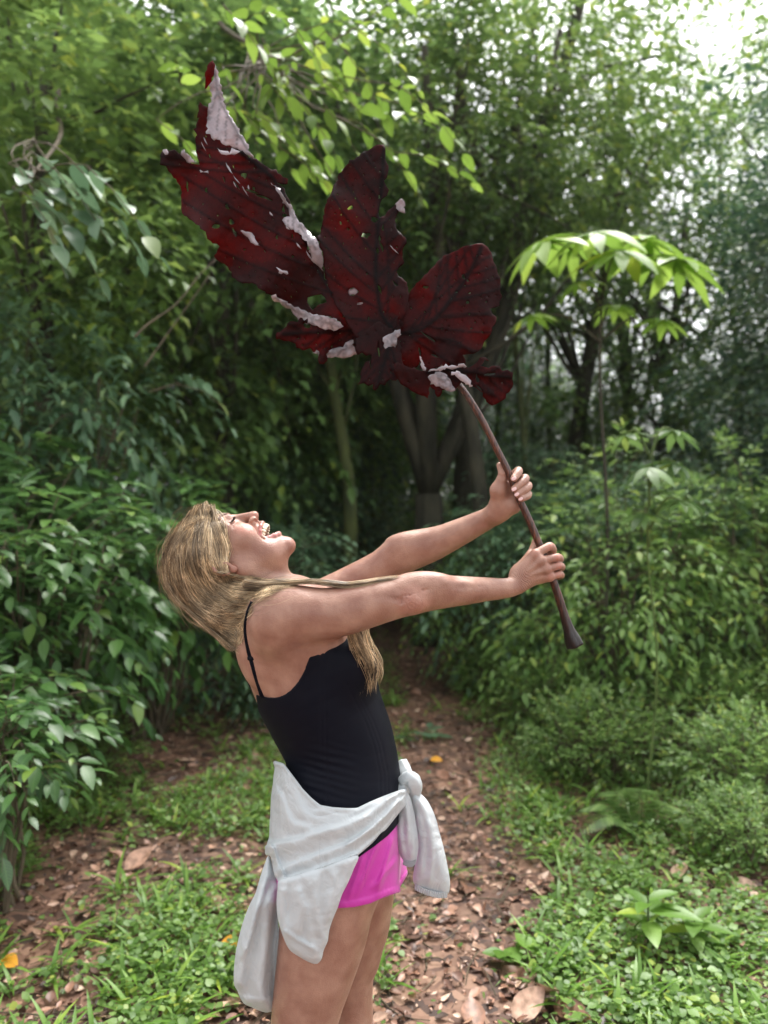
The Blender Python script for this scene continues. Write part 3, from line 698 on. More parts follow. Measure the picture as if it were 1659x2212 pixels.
# ------------------------------------------------------------------ person
person = empty('person', (-.15, 1.7, .0))
tag(person, 'woman leaning back and laughing, black strappy top, white jacket knotted over pink shorts', 'person')
HO = W(506, 1222, 1.70); HF = np.array([.342, 0, .940]); HU = np.array([-.940, 0, .342]); HC = np.array([0, -1., 0])
HAX = np.array([HF, HU, HC])
def H(f, u, c=0): return HO+(f*HF+u*HU+c*HC)*.001*1.017/1.017
bx = Field(axis([(-.50, -.40, .004), (-.40, -.17, .0018), (-.17, .20, .0032), (.20, .42, .0016)]),
           axis([(1.42, 1.56, .0035), (1.56, 1.66, .0024), (1.66, 1.76, .0018), (1.76, 1.98, .004)]),
           axis([(-.02, .40, .007), (.40, 1.33, .0035), (1.33, 1.70, .0018)]))
def Wp(p): return W(p[0], p[1], p[2])
# stations of the trunk: picture position of the back edge and of the front edge, centre distance, half width across
TS = [(529, 1330, 628, 1300, 1.70, .075), (515, 1385, 730, 1320, 1.705, .125), (527, 1430, 775, 1370, 1.705, .135),
      (553, 1495, 802, 1452, 1.70, .132), (588, 1560, 826, 1528, 1.70, .124), (614, 1610, 846, 1592, 1.70, .122),
      (622, 1660, 857, 1645, 1.70, .130), (610, 1715, 863, 1705, 1.70, .150), (598, 1775, 862, 1765, 1.70, .163), (596, 1835, 852, 1830, 1.70, .165)]
def stations(ts):
    r_ = []
    for u0, v0, u1, v1, y, wd in ts:
        a, b = W(u0, v0, y), W(u1, v1, y); c = (a+b)/2; r_.append((*c, np.linalg.norm(b-a)/2, wd))
    return r_
TST = stations(TS)
def trunk(F, grow=0, k=0, hips=True):
    F.loft(TST, k, grow=grow)
    F.ell(W(756, 1430, 1.635), (.052+grow, .052+grow, .056+grow), .05); F.ell(W(756, 1430, 1.765), (.052+grow, .052+grow, .056+grow), .05)
    if hips: F.ell(W(684, 1815, 1.62), (.085+grow, .075+grow, .085+grow), .03); F.ell(W(684, 1815, 1.78), (.085+grow, .075+grow, .085+grow), .03)
trunk(bx)
# scapulae, shoulders, neck
bx.ell(W(572, 1400, 1.625), (.055, .045, .075), .04); bx.ell(W(572, 1400, 1.78), (.055, .045, .075), .04)
bx.ell(W(612, 1312, 1.64), (.060, .065, .040), .04); bx.ell(W(612, 1312, 1.77), (.060, .065, .040), .04)
bx.chain([Wp(p) for p in ((556, 1345, 1.70), (557, 1300, 1.70), (560, 1262, 1.70), (562, 1220, 1.70))], (.066, .058, .0535, .052), .02, .025)
bx.cone(W(596, 1262, 1.655), W(528, 1232, 1.640), .010, .012, .02)        # neck muscle
# near arm (right) and far arm (left)
near = [(603, 1330, 1.575), (650, 1326, 1.560), (705, 1326, 1.553), (770, 1313, 1.551), (825, 1299, 1.553), (868, 1289, 1.557), (905, 1283, 1.562), (945, 1279, 1.572), (1000, 1276, 1.595), (1050, 1273, 1.622), (1090, 1271, 1.645), (1118, 1264, 1.66)]
bx.chain([Wp(p) for p in near], (.061, .056, .052, .0475, .0435, .0405, .0385, .0350, .0300, .0250, .0215, .0200), .012, .05)
bx.ell(W(892, 1301, 1.535), (.024, .020, .020), .02)                      # elbow
bx.ell(W(918, 1258, 1.555), (.042, .018, .016), .03); bx.cone(W(800, 1284, 1.500), W(868, 1296, 1.512), .003, .003, .010, 's'); bx.ell(W(880, 1172, 1.825), (.040, .018, .014), .03)
NA = catmull(np.array(near), 60); NR = catmull(np.array([.061, .056, .052, .0475, .0435, .0405, .0385, .0350, .0300, .0250, .0215, .0200])[:, None], 60)[:, 0]
def arm_pt(u, v):                    # point on the camera side of the near arm
    i = int(np.argmin(abs(NA[:, 0]-u))); c = NA[i]; dv = (v-c[1])*c[2]/F_PX; return W(u, v, c[2]-math.sqrt(max(NR[i]**2-dv*dv, 1e-6)))
def groove(pts, r_, k, op='s'):
    for i in range(len(pts)-1): bx.cone(arm_pt(*pts[i]), arm_pt(*pts[i+1]), r_, r_, k, op)
for j, (uu, amp) in enumerate(((866, 10), (873, 13), (881, 16), (890, 17), (899, 14))):      # folds of skin round the elbow
    groove([(uu-amp*.2, 1272+j*2), (uu+amp*.25, 1287), (uu+amp*.2, 1303), (uu-amp*.3, 1318)], .0011, .0035)
groove([(912, 1276), (945, 1270), (1000, 1268), (1040, 1268)], .0008, .006)                 # between the forearm muscles
groove([(915, 1262), (960, 1260), (1020, 1262)], .003, .010, 'u')
bx.cone(W(640, 1395, 1.60), W(612, 1360, 1.585), .035, .045, .05)          # rear fold of the armpit
far = [(640, 1330, 1.85), (720, 1284, 1.858), (790, 1243, 1.855), (845, 1213, 1.845), (890, 1194, 1.835), (945, 1172, 1.815), (1005, 1144, 1.785), (1055, 1119, 1.76), (1080, 1104, 1.735)]
bx.chain([Wp(p) for p in far], (.057, .048, .041, .040, .041, .037, .030, .0240, .021), .012, .05)
# legs down to the ankles
nleg = [(725, 1830, 1.615, .098), (716, 1900, 1.612, .099), (705, 1965, 1.608, .0955), (697, 2020, 1.605, .0905), (682, 2090, 1.60, .082), (667, 2155, 1.60, .074), (656, 2215, 1.60, .068), (648, 2260, 1.60, .062)]
P = [W(a, b, c) for a, b, c, d in nleg]+[np.array([-.19, 1.61, .36]), np.array([-.205, 1.62, .26]), np.array([-.215, 1.625, .10])]
bx.chain(P, [q[3] for q in nleg]+[.056, .052, .034], .02, .03)
fleg = [(765, 1830, 1.79, .098), (765, 1900, 1.79, .096), (764, 1950, 1.79, .09), (760, 2000, 1.80, .086), (752, 2060, 1.80, .072), (750, 2095, 1.80, .063), (754, 2150, 1.80, .055), (754, 2212, 1.80, .054)]
P = [W(a, b, c) for a, b, c, d in fleg]+[np.array([-.10, 1.80, .26]), np.array([-.11, 1.80, .10])]
bx.chain(P, [q[3] for q in fleg]+[.048, .034], .02, .03)
bx.ell(W(792, 2072, 1.80), (.026, .03, .036), .02)                         # far knee cap
# --- head
def hell(f, u, c, r_, k=.01, op='u'): bx.ell(H(f, u, c), np.array(r_)*.001, k, op, HAX)
def hcone(a, b, ra, rb, k=.008, op='u', F=bx): F.cone(H(*a), H(*b), ra*.001, rb*.001, k, op)
hell(3, 42, 0, (88, 82, 72), .02)
hell(44, 52, 0, (53, 52, 60), .02)
hell(46, 2, 0, (48, 58, 57), .025)
hell(40, -38, 0, (40, 42, 50), .03)
for s in (1, -1):
    hell(74, -4, 34*s, (22, 24, 22), .02)                     # cheek
    hell(68, 38, 46*s, (18, 14, 14), .02)                     # cheek bone / temple
    hcone((10, -30, 52*s), (52, -74, 33*s), 17, 15, .03)      # jaw
    hcone((52, -74, 33*s), (80, -95, 8*s), 15, 13, .02)
    hcone((66, -12, 44*s), (60, -58, 40*s), 16, 13, .03)      # stretched cheek
    hcone((93, 52, 12*s), (86, 50, 40*s), 7, 7, .014)         # brow
hell(66, -70, 0, (30, 26, 32), .02)
hell(82, -95, 0, (15, 14, 17), .012)                          # chin
hell(84, -20, 0, (24, 16, 26), .014)                          # upper jaw
hcone((45, -50, 0), (20, -70, 0), 34, 36, .03)                # floor of the mouth to the neck
# nose
hcone((97, 36, 0), (114, 4, 0), 8, 9.5, .010); hell(118, -4, 0, (10.5, 9.5, 10.5), .006)
for s in (1, -1): hell(106, -8, 12.5*s, (11, 10, 7.5), .004)
hcone((104, -10, 0), (102, -22, 0), 7, 6, .01)
# mouth opening
hell(110, -47, 0, (36, 17, 38), .006, 's'); hell(84, -46, 0, (26, 15, 27), .006, 's')
# lips
def arc(f0, u0, fc, uc, cw, n=9, p=2.2):
    t = np.linspace(-1, 1, n); a = np.abs(t)**p
    return [(f0+(fc-f0)*a[i], u0+(uc-u0)*a[i], cw*np.sin(t[i]*np.pi/2)) for i in range(n)]
up_l = arc(110, -26, 78, -38, 33); lo_l = arc(99, -68, 76, -42, 33)
for L_, r0 in ((up_l, 3.6), (lo_l, 5.2)):
    for i in range(len(L_)-1): hcone(L_[i], L_[i+1], r0*(.55+.45*np.sin(np.pi*i/8)), r0*(.55+.45*np.sin(np.pi*(i+1)/8)), .004)
for s in (1, -1):
    hell(110, -15.5, 8*s, (6, 6, 4.2), .002, 's'); hell(109, -12, 15.5*s, (5, 4.5, 4), .003, 's')         # nostril
    hell(103, 35, 34*s, (16, 12, 16), .012, 's')              # eye socket
    hell(81, 35, 31*s, (12.5, 12, 13), .003)                  # closed lid over the eyeball
    hcone((93, 31, 22*s), (88, 29, 42*s), 2.4, 2.2, .005)     # pouch under the eye
for s in (1, -1):
    for k_, (u0, u1) in enumerate(((26, 20), (31, 29), (36, 38))): hcone((88, u0, 44*s), (79, u1, 54*s), 1.1, .8, .003, 's')
    hcone((93.5, 27, 24*s), (88.5, 25, 43*s), 1.2, 1.0, .003, 's')
# smile fold
for s in (1, -1):
    hcone((100, -8, 20*s), (88, -30, 38*s), 3.0, 3.2, .008, 's'); hcone((88, -30, 40*s), (70, -58, 43*s), 3.0, 2.0, .008, 's'); hcone((92, 30, 46*s), (86, 22, 54*s), 1.5, 1.2, .004, 's')
# ear
for s in (1, -1):
    for i in range(9):
        a0, a1 = math.radians(-60+i*32), math.radians(-60+(i+1)*32)
        pt = lambda a: (-3+11*math.cos(a)-3*math.sin(a), 6+19*math.sin(a), (77+(2 if math.cos(a) > 0 else 9))*s)
        hcone(pt(a0), pt(a1), 3.4, 3.4, .003)
    hell(-3, 6, 73*s, (13, 21, 8), .004); hell(3, -14, 80*s, (8, 8, 4.5), .004); hell(9, 4, 79*s, (4, 5, 4), .003)
    hell(1, 4, 87*s, (5.5, 9, 9), .003, 's')
# --- near hand (back of the hand towards us), px of the close-up
def h2(x, y, d): return W(*r2(x, y), d)
hp = [(545, 1435, 1.664), (560, 1340, 1.668)]
for (kx, ky, kd), rw_, rk in (((715, 1150, 1.664), .017, .0115), ((775, 1215, 1.659), .018, .0115), ((822, 1297, 1.660), .018, .0110), ((858, 1372, 1.666), .017, .0100)):
    bx.cone(h2(560+(ky-1260)*.05, 1370+(ky-1260)*.35, 1.668), h2(kx, ky, kd), rw_, rk, .012)
for (kx, ky, kd) in ((700, 1165, 1.6535), (760, 1225, 1.6485), (805, 1305, 1.6495), (840, 1372, 1.6565)):
    bx.cone(h2(575+(ky-1260)*.05, 1375+(ky-1260)*.28, 1.653), h2(kx, ky, kd), .0030, .0042, .006)
bx.cone(W(646, 1394, 1.55), W(630, 1420, 1.585), .003, .003, .008, 's')
bx.cone(h2(600, 1400, 1.675), h2(720, 1290, 1.680), .018, .016, .015)
bx.cone(h2(570, 1300, 1.682), h2(670, 1165, 1.698), .015, .011, .012)
bx.cone(h2(670, 1165, 1.698), h2(705, 1090, 1.708), .0105, .0095, .006); bx.cone(h2(705, 1090, 1.708), h2(715, 1025, 1.712), .0095, .0075, .004)
def finger(pts, rs, k0=.0022): 
    P = [h2(*p) for p in pts]; bx.chain(P, rs, k0, sub=3)
finger([(715, 1150, 1.664), (790, 1105, 1.667), (862, 1072, 1.676), (888, 1118, 1.700), (820, 1150, 1.712)], (.0110, .0092, .0095, .0085, .008))
finger([(775, 1215, 1.659), (860, 1195, 1.664), (938, 1180, 1.675), (955, 1205, 1.700), (870, 1225, 1.713)], (.0108, .0090, .0092, .0083, .0078))
finger([(822, 1297, 1.660), (900, 1275, 1.665), (958, 1263, 1.675), (972, 1283, 1.700), (890, 1298, 1.713)], (.0104, .0086, .0088, .008, .0075))
finger([(858, 1372, 1.666), (915, 1356, 1.669), (958, 1346, 1.678), (968, 1362, 1.700), (905, 1374, 1.711)], (.0096, .0078, .0080, .0074, .007))
for (x0, y0, d0) in ((715, 1148, 1.6555), (775, 1213, 1.6505), (822, 1294, 1.652), (858, 1368, 1.659)):   # knuckles
    bx.ell(h2(x0, y0, d0), (.0085, .006, .0085), .008)
# --- far hand (palm towards us)
bx.chain([h2(330, 740, 1.735), h2(400, 640, 1.728), h2(470, 520, 1.724), h2(510, 430, 1.722)], (.021, .024, .021, .014), .01, .02)
bx.cone(h2(400, 700, 1.725), h2(490, 665, 1.716), .022, .018, .012); bx.cone(h2(490, 665, 1.716), h2(540, 600, 1.718), .018, .014, .01)
bx.cone(h2(360, 640, 1.722), h2(355, 520, 1.708), .019, .0175, .012); bx.cone(h2(355, 520, 1.708), h2(385, 425, 1.703), .0175, .0125, .01)
bx.cone(h2(385, 425, 1.703), h2(398, 355, 1.700), .0118, .0100, .004); bx.cone(h2(398, 355, 1.700), h2(368, 275, 1.704), .0100, .0075, .003)
finger([(485, 400, 1.722), (545, 330, 1.708), (548, 345, 1.690), (508, 402, 1.6745)], (.011, .0095, .0092, .0080))
finger([(515, 470, 1.724), (608, 402, 1.710), (605, 425, 1.690), (516, 503, 1.6740)], (.011, .0098, .0095, .0083))
finger([(540, 540, 1.724), (638, 472, 1.710), (636, 497, 1.690), (545, 557, 1.6745)], (.011, .0092, .0090, .0080))
finger([(555, 600, 1.722), (640, 552, 1.708), (638, 575, 1.692), (580, 602, 1.6760)], (.010, .0085, .0083, .0074))
# feet hidden below the frame, standing in shoes
for q in ((-.215, 1.625), (-.11, 1.80)):
    bx.cone((q[0]-.02, q[1], .035), (q[0]+.14, q[1], .028), .036, .026, .03)
print('body field', time.time()-T0)
BV, BF = bx.nets()
print('body net', len(BV), time.time()-T0)
# smooth slightly where the grid is coarse
def smooth(V, F, it=1, w_=.5, mask=None):
    e = np.concatenate([F[:, [0, 1]], F[:, [1, 2]], F[:, [2, 3]], F[:, [3, 0]]])
    for _ in range(it):
        S = np.zeros_like(V); c = np.zeros(len(V))
        for a, b in ((0, 1), (1, 0)):
            for d in range(3): S[:, d] += np.bincount(e[:, a], V[e[:, b], d], len(V))
            c += np.bincount(e[:, a], minlength=len(V))
        Vn = V+(S/c[:, None]-V)*w_*(1 if mask is None else mask[:, None]); V = Vn
    return V
bu, bv = UV(BV)
handm = ((bu > 1040) & (bv < 1320)) | ((bu > 440) & (bu < 645) & (bv < 1260))
BV = smooth(BV, BF, 2, .5, np.where(handm, .25, 1.0))
# skin colour differences that belong to the skin: lips, flushed cheek, nose and knuckles
Hq = (BV-HO)@HAX.T*1000
flush = np.zeros(len(BV)); lip = np.zeros(len(BV))
for (f, u, c, r0, s) in ((84, -4, 40, 30, 1.0), (116, -5, 4, 13, .9), (88, -20, 30, 20, .3), (88, -98, 8, 20, .2), (0, -12, 72, 16, .7)):
    d = np.sqrt((Hq[:, 0]-f)**2+(Hq[:, 1]-u)**2+(np.abs(Hq[:, 2])-c)**2); flush = np.maximum(flush, s*np.clip(1-d/r0, 0, 1)**.8)
for L_, r0 in ((up_l, 4.6), (lo_l, 6.4)):
    Lp = catmull(np.array(L_), 60); d = np.full(len(BV), 99.)
    m_ = (np.abs(Hq[:, 0]-95) < 45) & (np.abs(Hq[:, 1]+45) < 50); q = Hq[m_]
    dd = np.full(len(q), 99.)
    for p in Lp: dd = np.minimum(dd, np.linalg.norm(q-p, axis=1))
    d[m_] = dd; lip = np.maximum(lip, np.clip((r0-d)/1.5, 0, 1))
mouth = np.clip((1.15-np.sqrt(((Hq[:, 0]-88)/28)**2+((Hq[:, 1]+47)/17.5)**2+(Hq[:, 2]/30)**2))*8, 0, 1)*(1-lip)*(Hq[:, 0] < 92)
for (x0, y0) in ((715, 1148), (775, 1213), (822, 1294), (858, 1368), (862, 1075), (945, 1180), (962, 1264), (960, 1348), (600, 1350)):
    p = h2(x0, y0, 1.66); d = np.linalg.norm(BV-p, axis=1); flush = np.maximum(flush, .55*np.clip(1-d/.016, 0, 1))
d = np.linalg.norm(BV-W(892, 1301, 1.54), axis=1); flush = np.maximum(flush, .6*np.clip(1-d/.045, 0, 1))
m, t, b = new_mat('skin')
tc = N(t, 'ShaderNodeTexCoord')
n = N(t, 'ShaderNodeTexNoise', Scale=22., Detail=5.); t.links.new(tc.outputs['Object'], n.inputs[0])
base = ramp(t, n.outputs[0], [(.3, (.265, .122, .084)), (.5, (.34, .178, .125)), (.7, (.42, .24, .172))])
def attr(t, k): a = N(t, 'ShaderNodeAttribute'); a.attribute_name = k; return a.outputs['Fac']
c = mixc(t, attr(t, 'flush'), base.outputs[0], (.56, .22, .165))
fr = N(t, 'ShaderNodeTexVoronoi', Scale=60.); t.links.new(tc.outputs['Object'], fr.inputs[0])
frr = ramp(t, fr.outputs['Distance'], [(.03, (1, 1, 1)), (.06, (0, 0, 0))]); frs = N(t, 'ShaderNodeSeparateColor'); t.links.new(fr.outputs['Color'], frs.inputs[0])
gt = N(t, 'ShaderNodeMath', operation='GREATER_THAN'); gt.inputs[1].default_value = .72; t.links.new(frs.outputs[0], gt.inputs[0])
mu = N(t, 'ShaderNodeMath', operation='MULTIPLY'); t.links.new(gt.outputs[0], mu.inputs[0]); t.links.new(frr.outputs[0], mu.inputs[1])
c = mixc(t, mu.outputs[0], c, (.22, .09, .05))
c = mixc(t, attr(t, 'lip'), c, (.52, .22, .20)); c = mixc(t, attr(t, 'mouth'), c, (.20, .035, .03))
t.links.new(c, b.inputs['Base Color'])
b.inputs['Roughness'].default_value = .42; b.inputs['Specular IOR Level'].default_value = .5
b.inputs['Subsurface Weight'].default_value = .12; b.inputs['Subsurface Radius'].default_value = (.012, .005, .003); b.inputs['Subsurface Scale'].default_value = 1
# creases round elbow and wrist
def crease(p, freq, rad, src):
    sb = N(t, 'ShaderNodeVectorMath', operation='DISTANCE'); t.links.new(src, sb.inputs[0]); sb.inputs[1].default_value = tuple(p-np.array(person.location))
    mm = N(t, 'ShaderNodeMath', operation='MULTIPLY'); t.links.new(sb.outputs['Value'], mm.inputs[0]); mm.inputs[1].default_value = freq
    sn = N(t, 'ShaderNodeMath', operation='SINE'); t.links.new(mm.outputs[0], sn.inputs[0])
    mr = N(t, 'ShaderNodeMapRange'); t.links.new(sb.outputs['Value'], mr.inputs[0]); mr.inputs[1].default_value = rad; mr.inputs[2].default_value = rad*.4
    o_ = N(t, 'ShaderNodeMath', operation='MULTIPLY'); t.links.new(sn.outputs[0], o_.inputs[0]); t.links.new(mr.outputs[0], o_.inputs[1]); return o_.outputs[0]
nw = N(t, 'ShaderNodeTexNoise', Scale=45., Detail=2.); t.links.new(tc.outputs['Object'], nw.inputs[0])
wa = N(t, 'ShaderNodeVectorMath', operation='MULTIPLY_ADD'); t.links.new(nw.outputs['Color'], wa.inputs[0]); wa.inputs[1].default_value = (.022,)*3; t.links.new(tc.outputs['Object'], wa.inputs[2])
s1_ = crease(W(887, 1300, 1.545)+.011, 1100, .036, wa.outputs[0]); s2_ = crease(W(1190, 1200, 1.66)+.011, 1300, .11, wa.outputs[0])
wm_ = N(t, 'ShaderNodeVectorMath', operation='DISTANCE'); t.links.new(tc.outputs['Object'], wm_.inputs[0]); wm_.inputs[1].default_value = tuple(W(1122, 1256, 1.65)-np.array(person.location))
wm2 = N(t, 'ShaderNodeMapRange'); t.links.new(wm_.outputs['Value'], wm2.inputs[0]); wm2.inputs[1].default_value = .030; wm2.inputs[2].default_value = .010; wm2.inputs[4].default_value = .7
wm3 = N(t, 'ShaderNodeMath', operation='MULTIPLY'); t.links.new(s2_, wm3.inputs[0]); t.links.new(wm2.outputs[0], wm3.inputs[1])
ad1 = N(t, 'ShaderNodeMath', operation='ADD'); t.links.new(s1_, ad1.inputs[0]); t.links.new(wm3.outputs[0], ad1.inputs[1])
n3 = N(t, 'ShaderNodeTexNoise', Scale=350., Detail=3.); t.links.new(tc.outputs['Object'], n3.inputs[0])
n4 = N(t, 'ShaderNodeTexNoise', Scale=35., Detail=2.); t.links.new(tc.outputs['Object'], n4.inputs[0])
m1 = N(t, 'ShaderNodeMath', operation='MULTIPLY_ADD'); t.links.new(ad1.outputs[0], m1.inputs[0]); m1.inputs[1].default_value = 2.2; t.links.new(n3.outputs[0], m1.inputs[2])
m2 = N(t, 'ShaderNodeMath', operation='MULTIPLY_ADD'); t.links.new(n4.outputs[0], m2.inputs[0]); m2.inputs[1].default_value = 1.6; t.links.new(m1.outputs[0], m2.inputs[2])
bp = N(t, 'ShaderNodeBump', Strength=.6, Distance=.0016); t.links.new(m2.outputs[0], bp.inputs['Height']); t.links.new(bp.outputs[0], b.inputs['Normal'])
M['skin'] = m
body = mesh_np('body', BV, [BF], m, person, attrs=dict(flush=flush, lip=lip, mouth=mouth))
print('body', time.time()-T0)

# teeth, eye lashes, brow, nails
m, t, b = new_mat('tooth'); b.inputs['Base Color'].default_value = (.78, .68, .50, 1); b.inputs['Roughness'].default_value = .25; M['tooth'] = m
def blob(c, ax, r_, nu=10, nv=8, p=.7):
    th = np.linspace(0, 2*np.pi, nu, endpoint=False); ph = np.linspace(-np.pi/2, np.pi/2, nv)
    sg = lambda a: np.sign(a)*np.abs(a)**p
    X = np.stack([sg(np.cos(ph))[:, None]*sg(np.cos(th))[None], sg(np.cos(ph))[:, None]*sg(np.sin(th))[None], np.repeat(sg(np.sin(ph))[:, None], nu, 1)], -1)
    V = c+(X*np.array(r_)).reshape(-1, 3)@np.array(ax); idx = np.arange(nu*nv).reshape(nv, nu); nx = np.roll(idx, -1, 1)
    return V, np.stack([idx[:-1], nx[:-1], nx[1:], idx[1:]], -1).reshape(-1, 4)
A = Acc()
for row, (f0, u0, fc, uc, cw, hh) in enumerate(((108.5, -36, 80, -41, 28, 6.6),)):
    tt = np.linspace(-1, 1, 13)
    Lp = np.array(arc(f0, u0, fc, uc, cw, 13, 2.0)); Tn = np.gradient(Lp, axis=0)
    for i in range(13):
        tx = unit(np.array([Tn[i, 0], 0, Tn[i, 2]])); wd = np.linalg.norm(Tn[i])*.49
        nrm = np.array([-tx[2], 0, tx[0]]); up_ = np.array([0, 1., 0])
        ax = np.array([tx, up_, np.cross(tx, up_)])@HAX
        A.add(*blob(H(*Lp[i]), ax, (wd*.001, hh*.001*(1-.2*abs(tt[i])), .0028)))
A.build('teeth', M['tooth'], person)
m, t, b = new_mat('gum'); b.inputs['Base Color'].default_value = (.45, .13, .12, 1); b.inputs['Roughness'].default_value = .3
A = Acc(); Lp = np.array(arc(105, -29, 79, -34, 28, 17, 2.0)); A.tube(np.array([H(*p) for p in Lp]), .0042, 8)
A.build('gum', m, person)
m, t, b = new_mat('lash_black'); b.inputs['Base Color'].default_value = (.012, .009, .008, 1); b.inputs['Roughness'].default_value = .5
for s in (1, -1):
    A = Acc(); lid = []
    for i in range(13):
        q = -1+i/6; c = 31+10.5*q; f = 81+math.sqrt(max(0, 12.9**2*(1-(q*.82)**2)))-0.2; lid.append(H(f, 34.5-2.2*(1-q*q)-1.5*q, c*s))
    A.tube(catmull(lid, 24), np.r_[np.linspace(.0006, .0017, 12), np.linspace(.0017, .0009, 12)], 6)
    for i in range(1, 13):
        for j in range(4):
            a = lid[i]+rng.normal(size=3)*.0004; e = a+HF*.0095-HU*(.001+.0045*rng.random())+HC*s*(.0012*(i-5)*.6)
            A.tube(catmull([a, a+(e-a)*.55-HU*.0012, e+HU*.0005], 5), np.linspace(.0006, .0002, 5), 4, caps=False)
    A.build('eyelashes', m, person)
m, t, b = new_mat('brow_hair'); b.inputs['Base Color'].default_value = (.16, .085, .045, 1); b.inputs['Roughness'].default_value = .6
for s in (1, -1):
    A = Acc()
    for i in range(220):
        q = rng.random(); c = 13+36*q; f = 104-15*q**1.6; u_ = 52+6*math.sin(q*2.4)+rng.normal()*1.5
        a = H(f-1, u_, c*s); e = H(f-1.5-2*q, u_+1.8-2.5*q, (c+4.5)*s); A.tube(np.array([a, (a+e)/2+HF*.0008, e]), [.0005, .0004, .0002], 3, caps=False)
    A.build('eyebrow', m, person)
m, t, b = new_mat('fingernail'); b.inputs['Base Color'].default_value = (.72, .45, .42, 1); b.inputs['Roughness'].default_value = .18; b.inputs['Coat Weight'].default_value = .6
for (x0, y0, d0, rr) in ((506, 404, 1.6665, .0052), (508, 508, 1.6658, .0052), (534, 560, 1.6665, .0050), (573, 604, 1.6690, .0046)):
    ax = np.array([unit(np.array([-.86, 0, -.5])), unit(np.array([.45, -.35, -.86])), unit(np.array([-.2, -1, .15]))])
    V, F = blob(h2(x0, y0, d0), ax, (rr*1.15, rr*.85, .0012), 14, 8, .9); mesh_np('fingernail', V, [F], m, person)
# ------------------------------------------------------------------ clothing
m, t, b = new_mat('black_knit')
tc = N(t, 'ShaderNodeTexCoord')
b.inputs['Base Color'].default_value = (.0028, .0034, .0082, 1); b.inputs['Roughness'].default_value = .6; b.inputs['Sheen Weight'].default_value = 0.0; b.inputs['Sheen Roughness'].default_value = .4
b.inputs['Specular IOR Level'].default_value = .12
nn = N(t, 'ShaderNodeTexNoise', Scale=900., Detail=1.); t.links.new(tc.outputs['Object'], nn.inputs[0])
bp = N(t, 'ShaderNodeBump', Strength=.3, Distance=.0006); t.links.new(nn.outputs[0], bp.inputs['Height']); t.links.new(bp.outputs[0], b.inputs['Normal'])
M['black'] = m
tf = Field(axis([(-.27, .07, .0028)]), axis([(1.50, 1.90, .0034)]), axis([(.83, 1.42, .0028)]))
trunk(tf, .0035, hips=False)
tf.ell(W(572, 1400, 1.625), (.0575, .0475, .0775), .04); tf.ell(W(572, 1400, 1.78), (.0575, .0475, .0775), .04)
tf.cone(W(640, 1395, 1.60), W(612, 1360, 1.585), .037, .047, .05)
def near(F, w_=.02):
    I = np.nonzero(abs(F.V) < w_); P = np.stack([F.X[I[0]], F.Y[I[1]], F.Z[I[2]]], -1); u, v = UV(P); return I, u, v, P[:, 1]
I, Ug, Vg, Y = near(tf)
X3, Y3, Z3 = np.meshgrid(tf.X, tf.Y, tf.Z, indexing='ij'); UG, VG = UV(np.stack([X3, Y3, Z3], -1))
cut = [r5(*p) for p in ((-200, 830), (200, 800), (260, 860), (325, 886), (420, 895), (500, 862), (580, 772), (632, 655), (655, 552), (720, 470), (900, 350), (1000, 330), (1400, 330))]
cut = catmull(np.array(cut), 80); cut = cut[np.argsort(cut[:, 0])]; vc = np.interp(UG, cut[:, 0], cut[:, 1])
# ruching: fine horizontal folds beside the side seam, low on the waist; and the seam lines
us = 693+(Vg-1460)*.012
low = np.clip((Vg-1590)/60, 0, 1)*np.clip((1750-Vg)/40, 0, 1)
rd = np.abs(Ug-(705+(Vg-1600)*.03)); side_ = np.where(Ug > 705, 1, -1)
ph = (Vg+.25*rd*side_*-1+10*vnoise(np.stack([Ug*.02, Vg*.03], -1), 1, 4))*.36
ruche = np.sin(ph)*low*np.clip(1-rd/75, 0, 1)*np.clip(rd/4, 0, 1)*.0019*(Y < 1.72)
seams = 0
for off in (0, 9):
    seams = seams-.0012*np.exp(-((Ug-(us+off))/1.6)**2)
curve = [(745, 1470), (765, 1510), (790, 1560), (808, 1610), (820, 1670), (822, 1730)]
for off in (0, 9, 17):
    uc = np.interp(Vg, [p[1] for p in curve], [p[0] for p in curve])+off
    seams = seams-.0012*np.exp(-((Ug-uc)/1.6)**2)*((Vg > 1475) & (Vg < 1735))
seams = seams*(Y < 1.70)
wr = .004*(fbm(np.stack([Ug*.012+Vg*.004, Vg*.012, Y*8], -1), 1, 9)-.5)
tf.V[I] = tf.V[I]-ruche-seams-wr
tf.V = np.maximum(np.maximum(tf.V, (vc-VG)*.0009), (VG-1775)*.0009).astype(np.float32)
TV, TF = tf.nets(); TV = smooth(TV, TF, 2, .5)
mesh_np('tank_top', TV, [TF], M['black'], person)
# shoulder strap with slider, lying on the skin
def ribbon_on(F, pts, wd, n=40, off=.0012, th=.0014):
    c = catmull(np.array(pts, float), n); y = F.hit(c[:, 0], c[:, 1]); ok = ~np.isnan(y); y = np.interp(np.arange(n), np.arange(n)[ok], y[ok])
    y = np.convolve(np.pad(y, 3, 'edge'), np.ones(7)/7, 'valid')
    return W(c[:, 0], c[:, 1], y-off)
P = ribbon_on(bx, [r5(*p) for p in ((268, 262), (236, 340), (222, 450), (240, 580), (262, 660), (290, 760), (332, 895))], 0)
A = Acc(); V, F, T_ = tube(P, .0052, 8, flat=.33); A.add(V, F, T_); A.build('strap', M['black'], person)
A = Acc(); A.add(*blob(P[24], np.eye(3), (.0075, .003, .005), 10, 8, .6)); A.build('strap_slider', M['black'], person)
P = np.array([W(*r5(195, 600), 1.735), W(*r5(225, 740), 1.72), W(*r5(262, 830), 1.70), W(*r5(300, 885), 1.68)])
A = Acc(); A.tube(catmull(P, 12), .0045, 8, flat=.5); A.build('strap', M['black'], person)

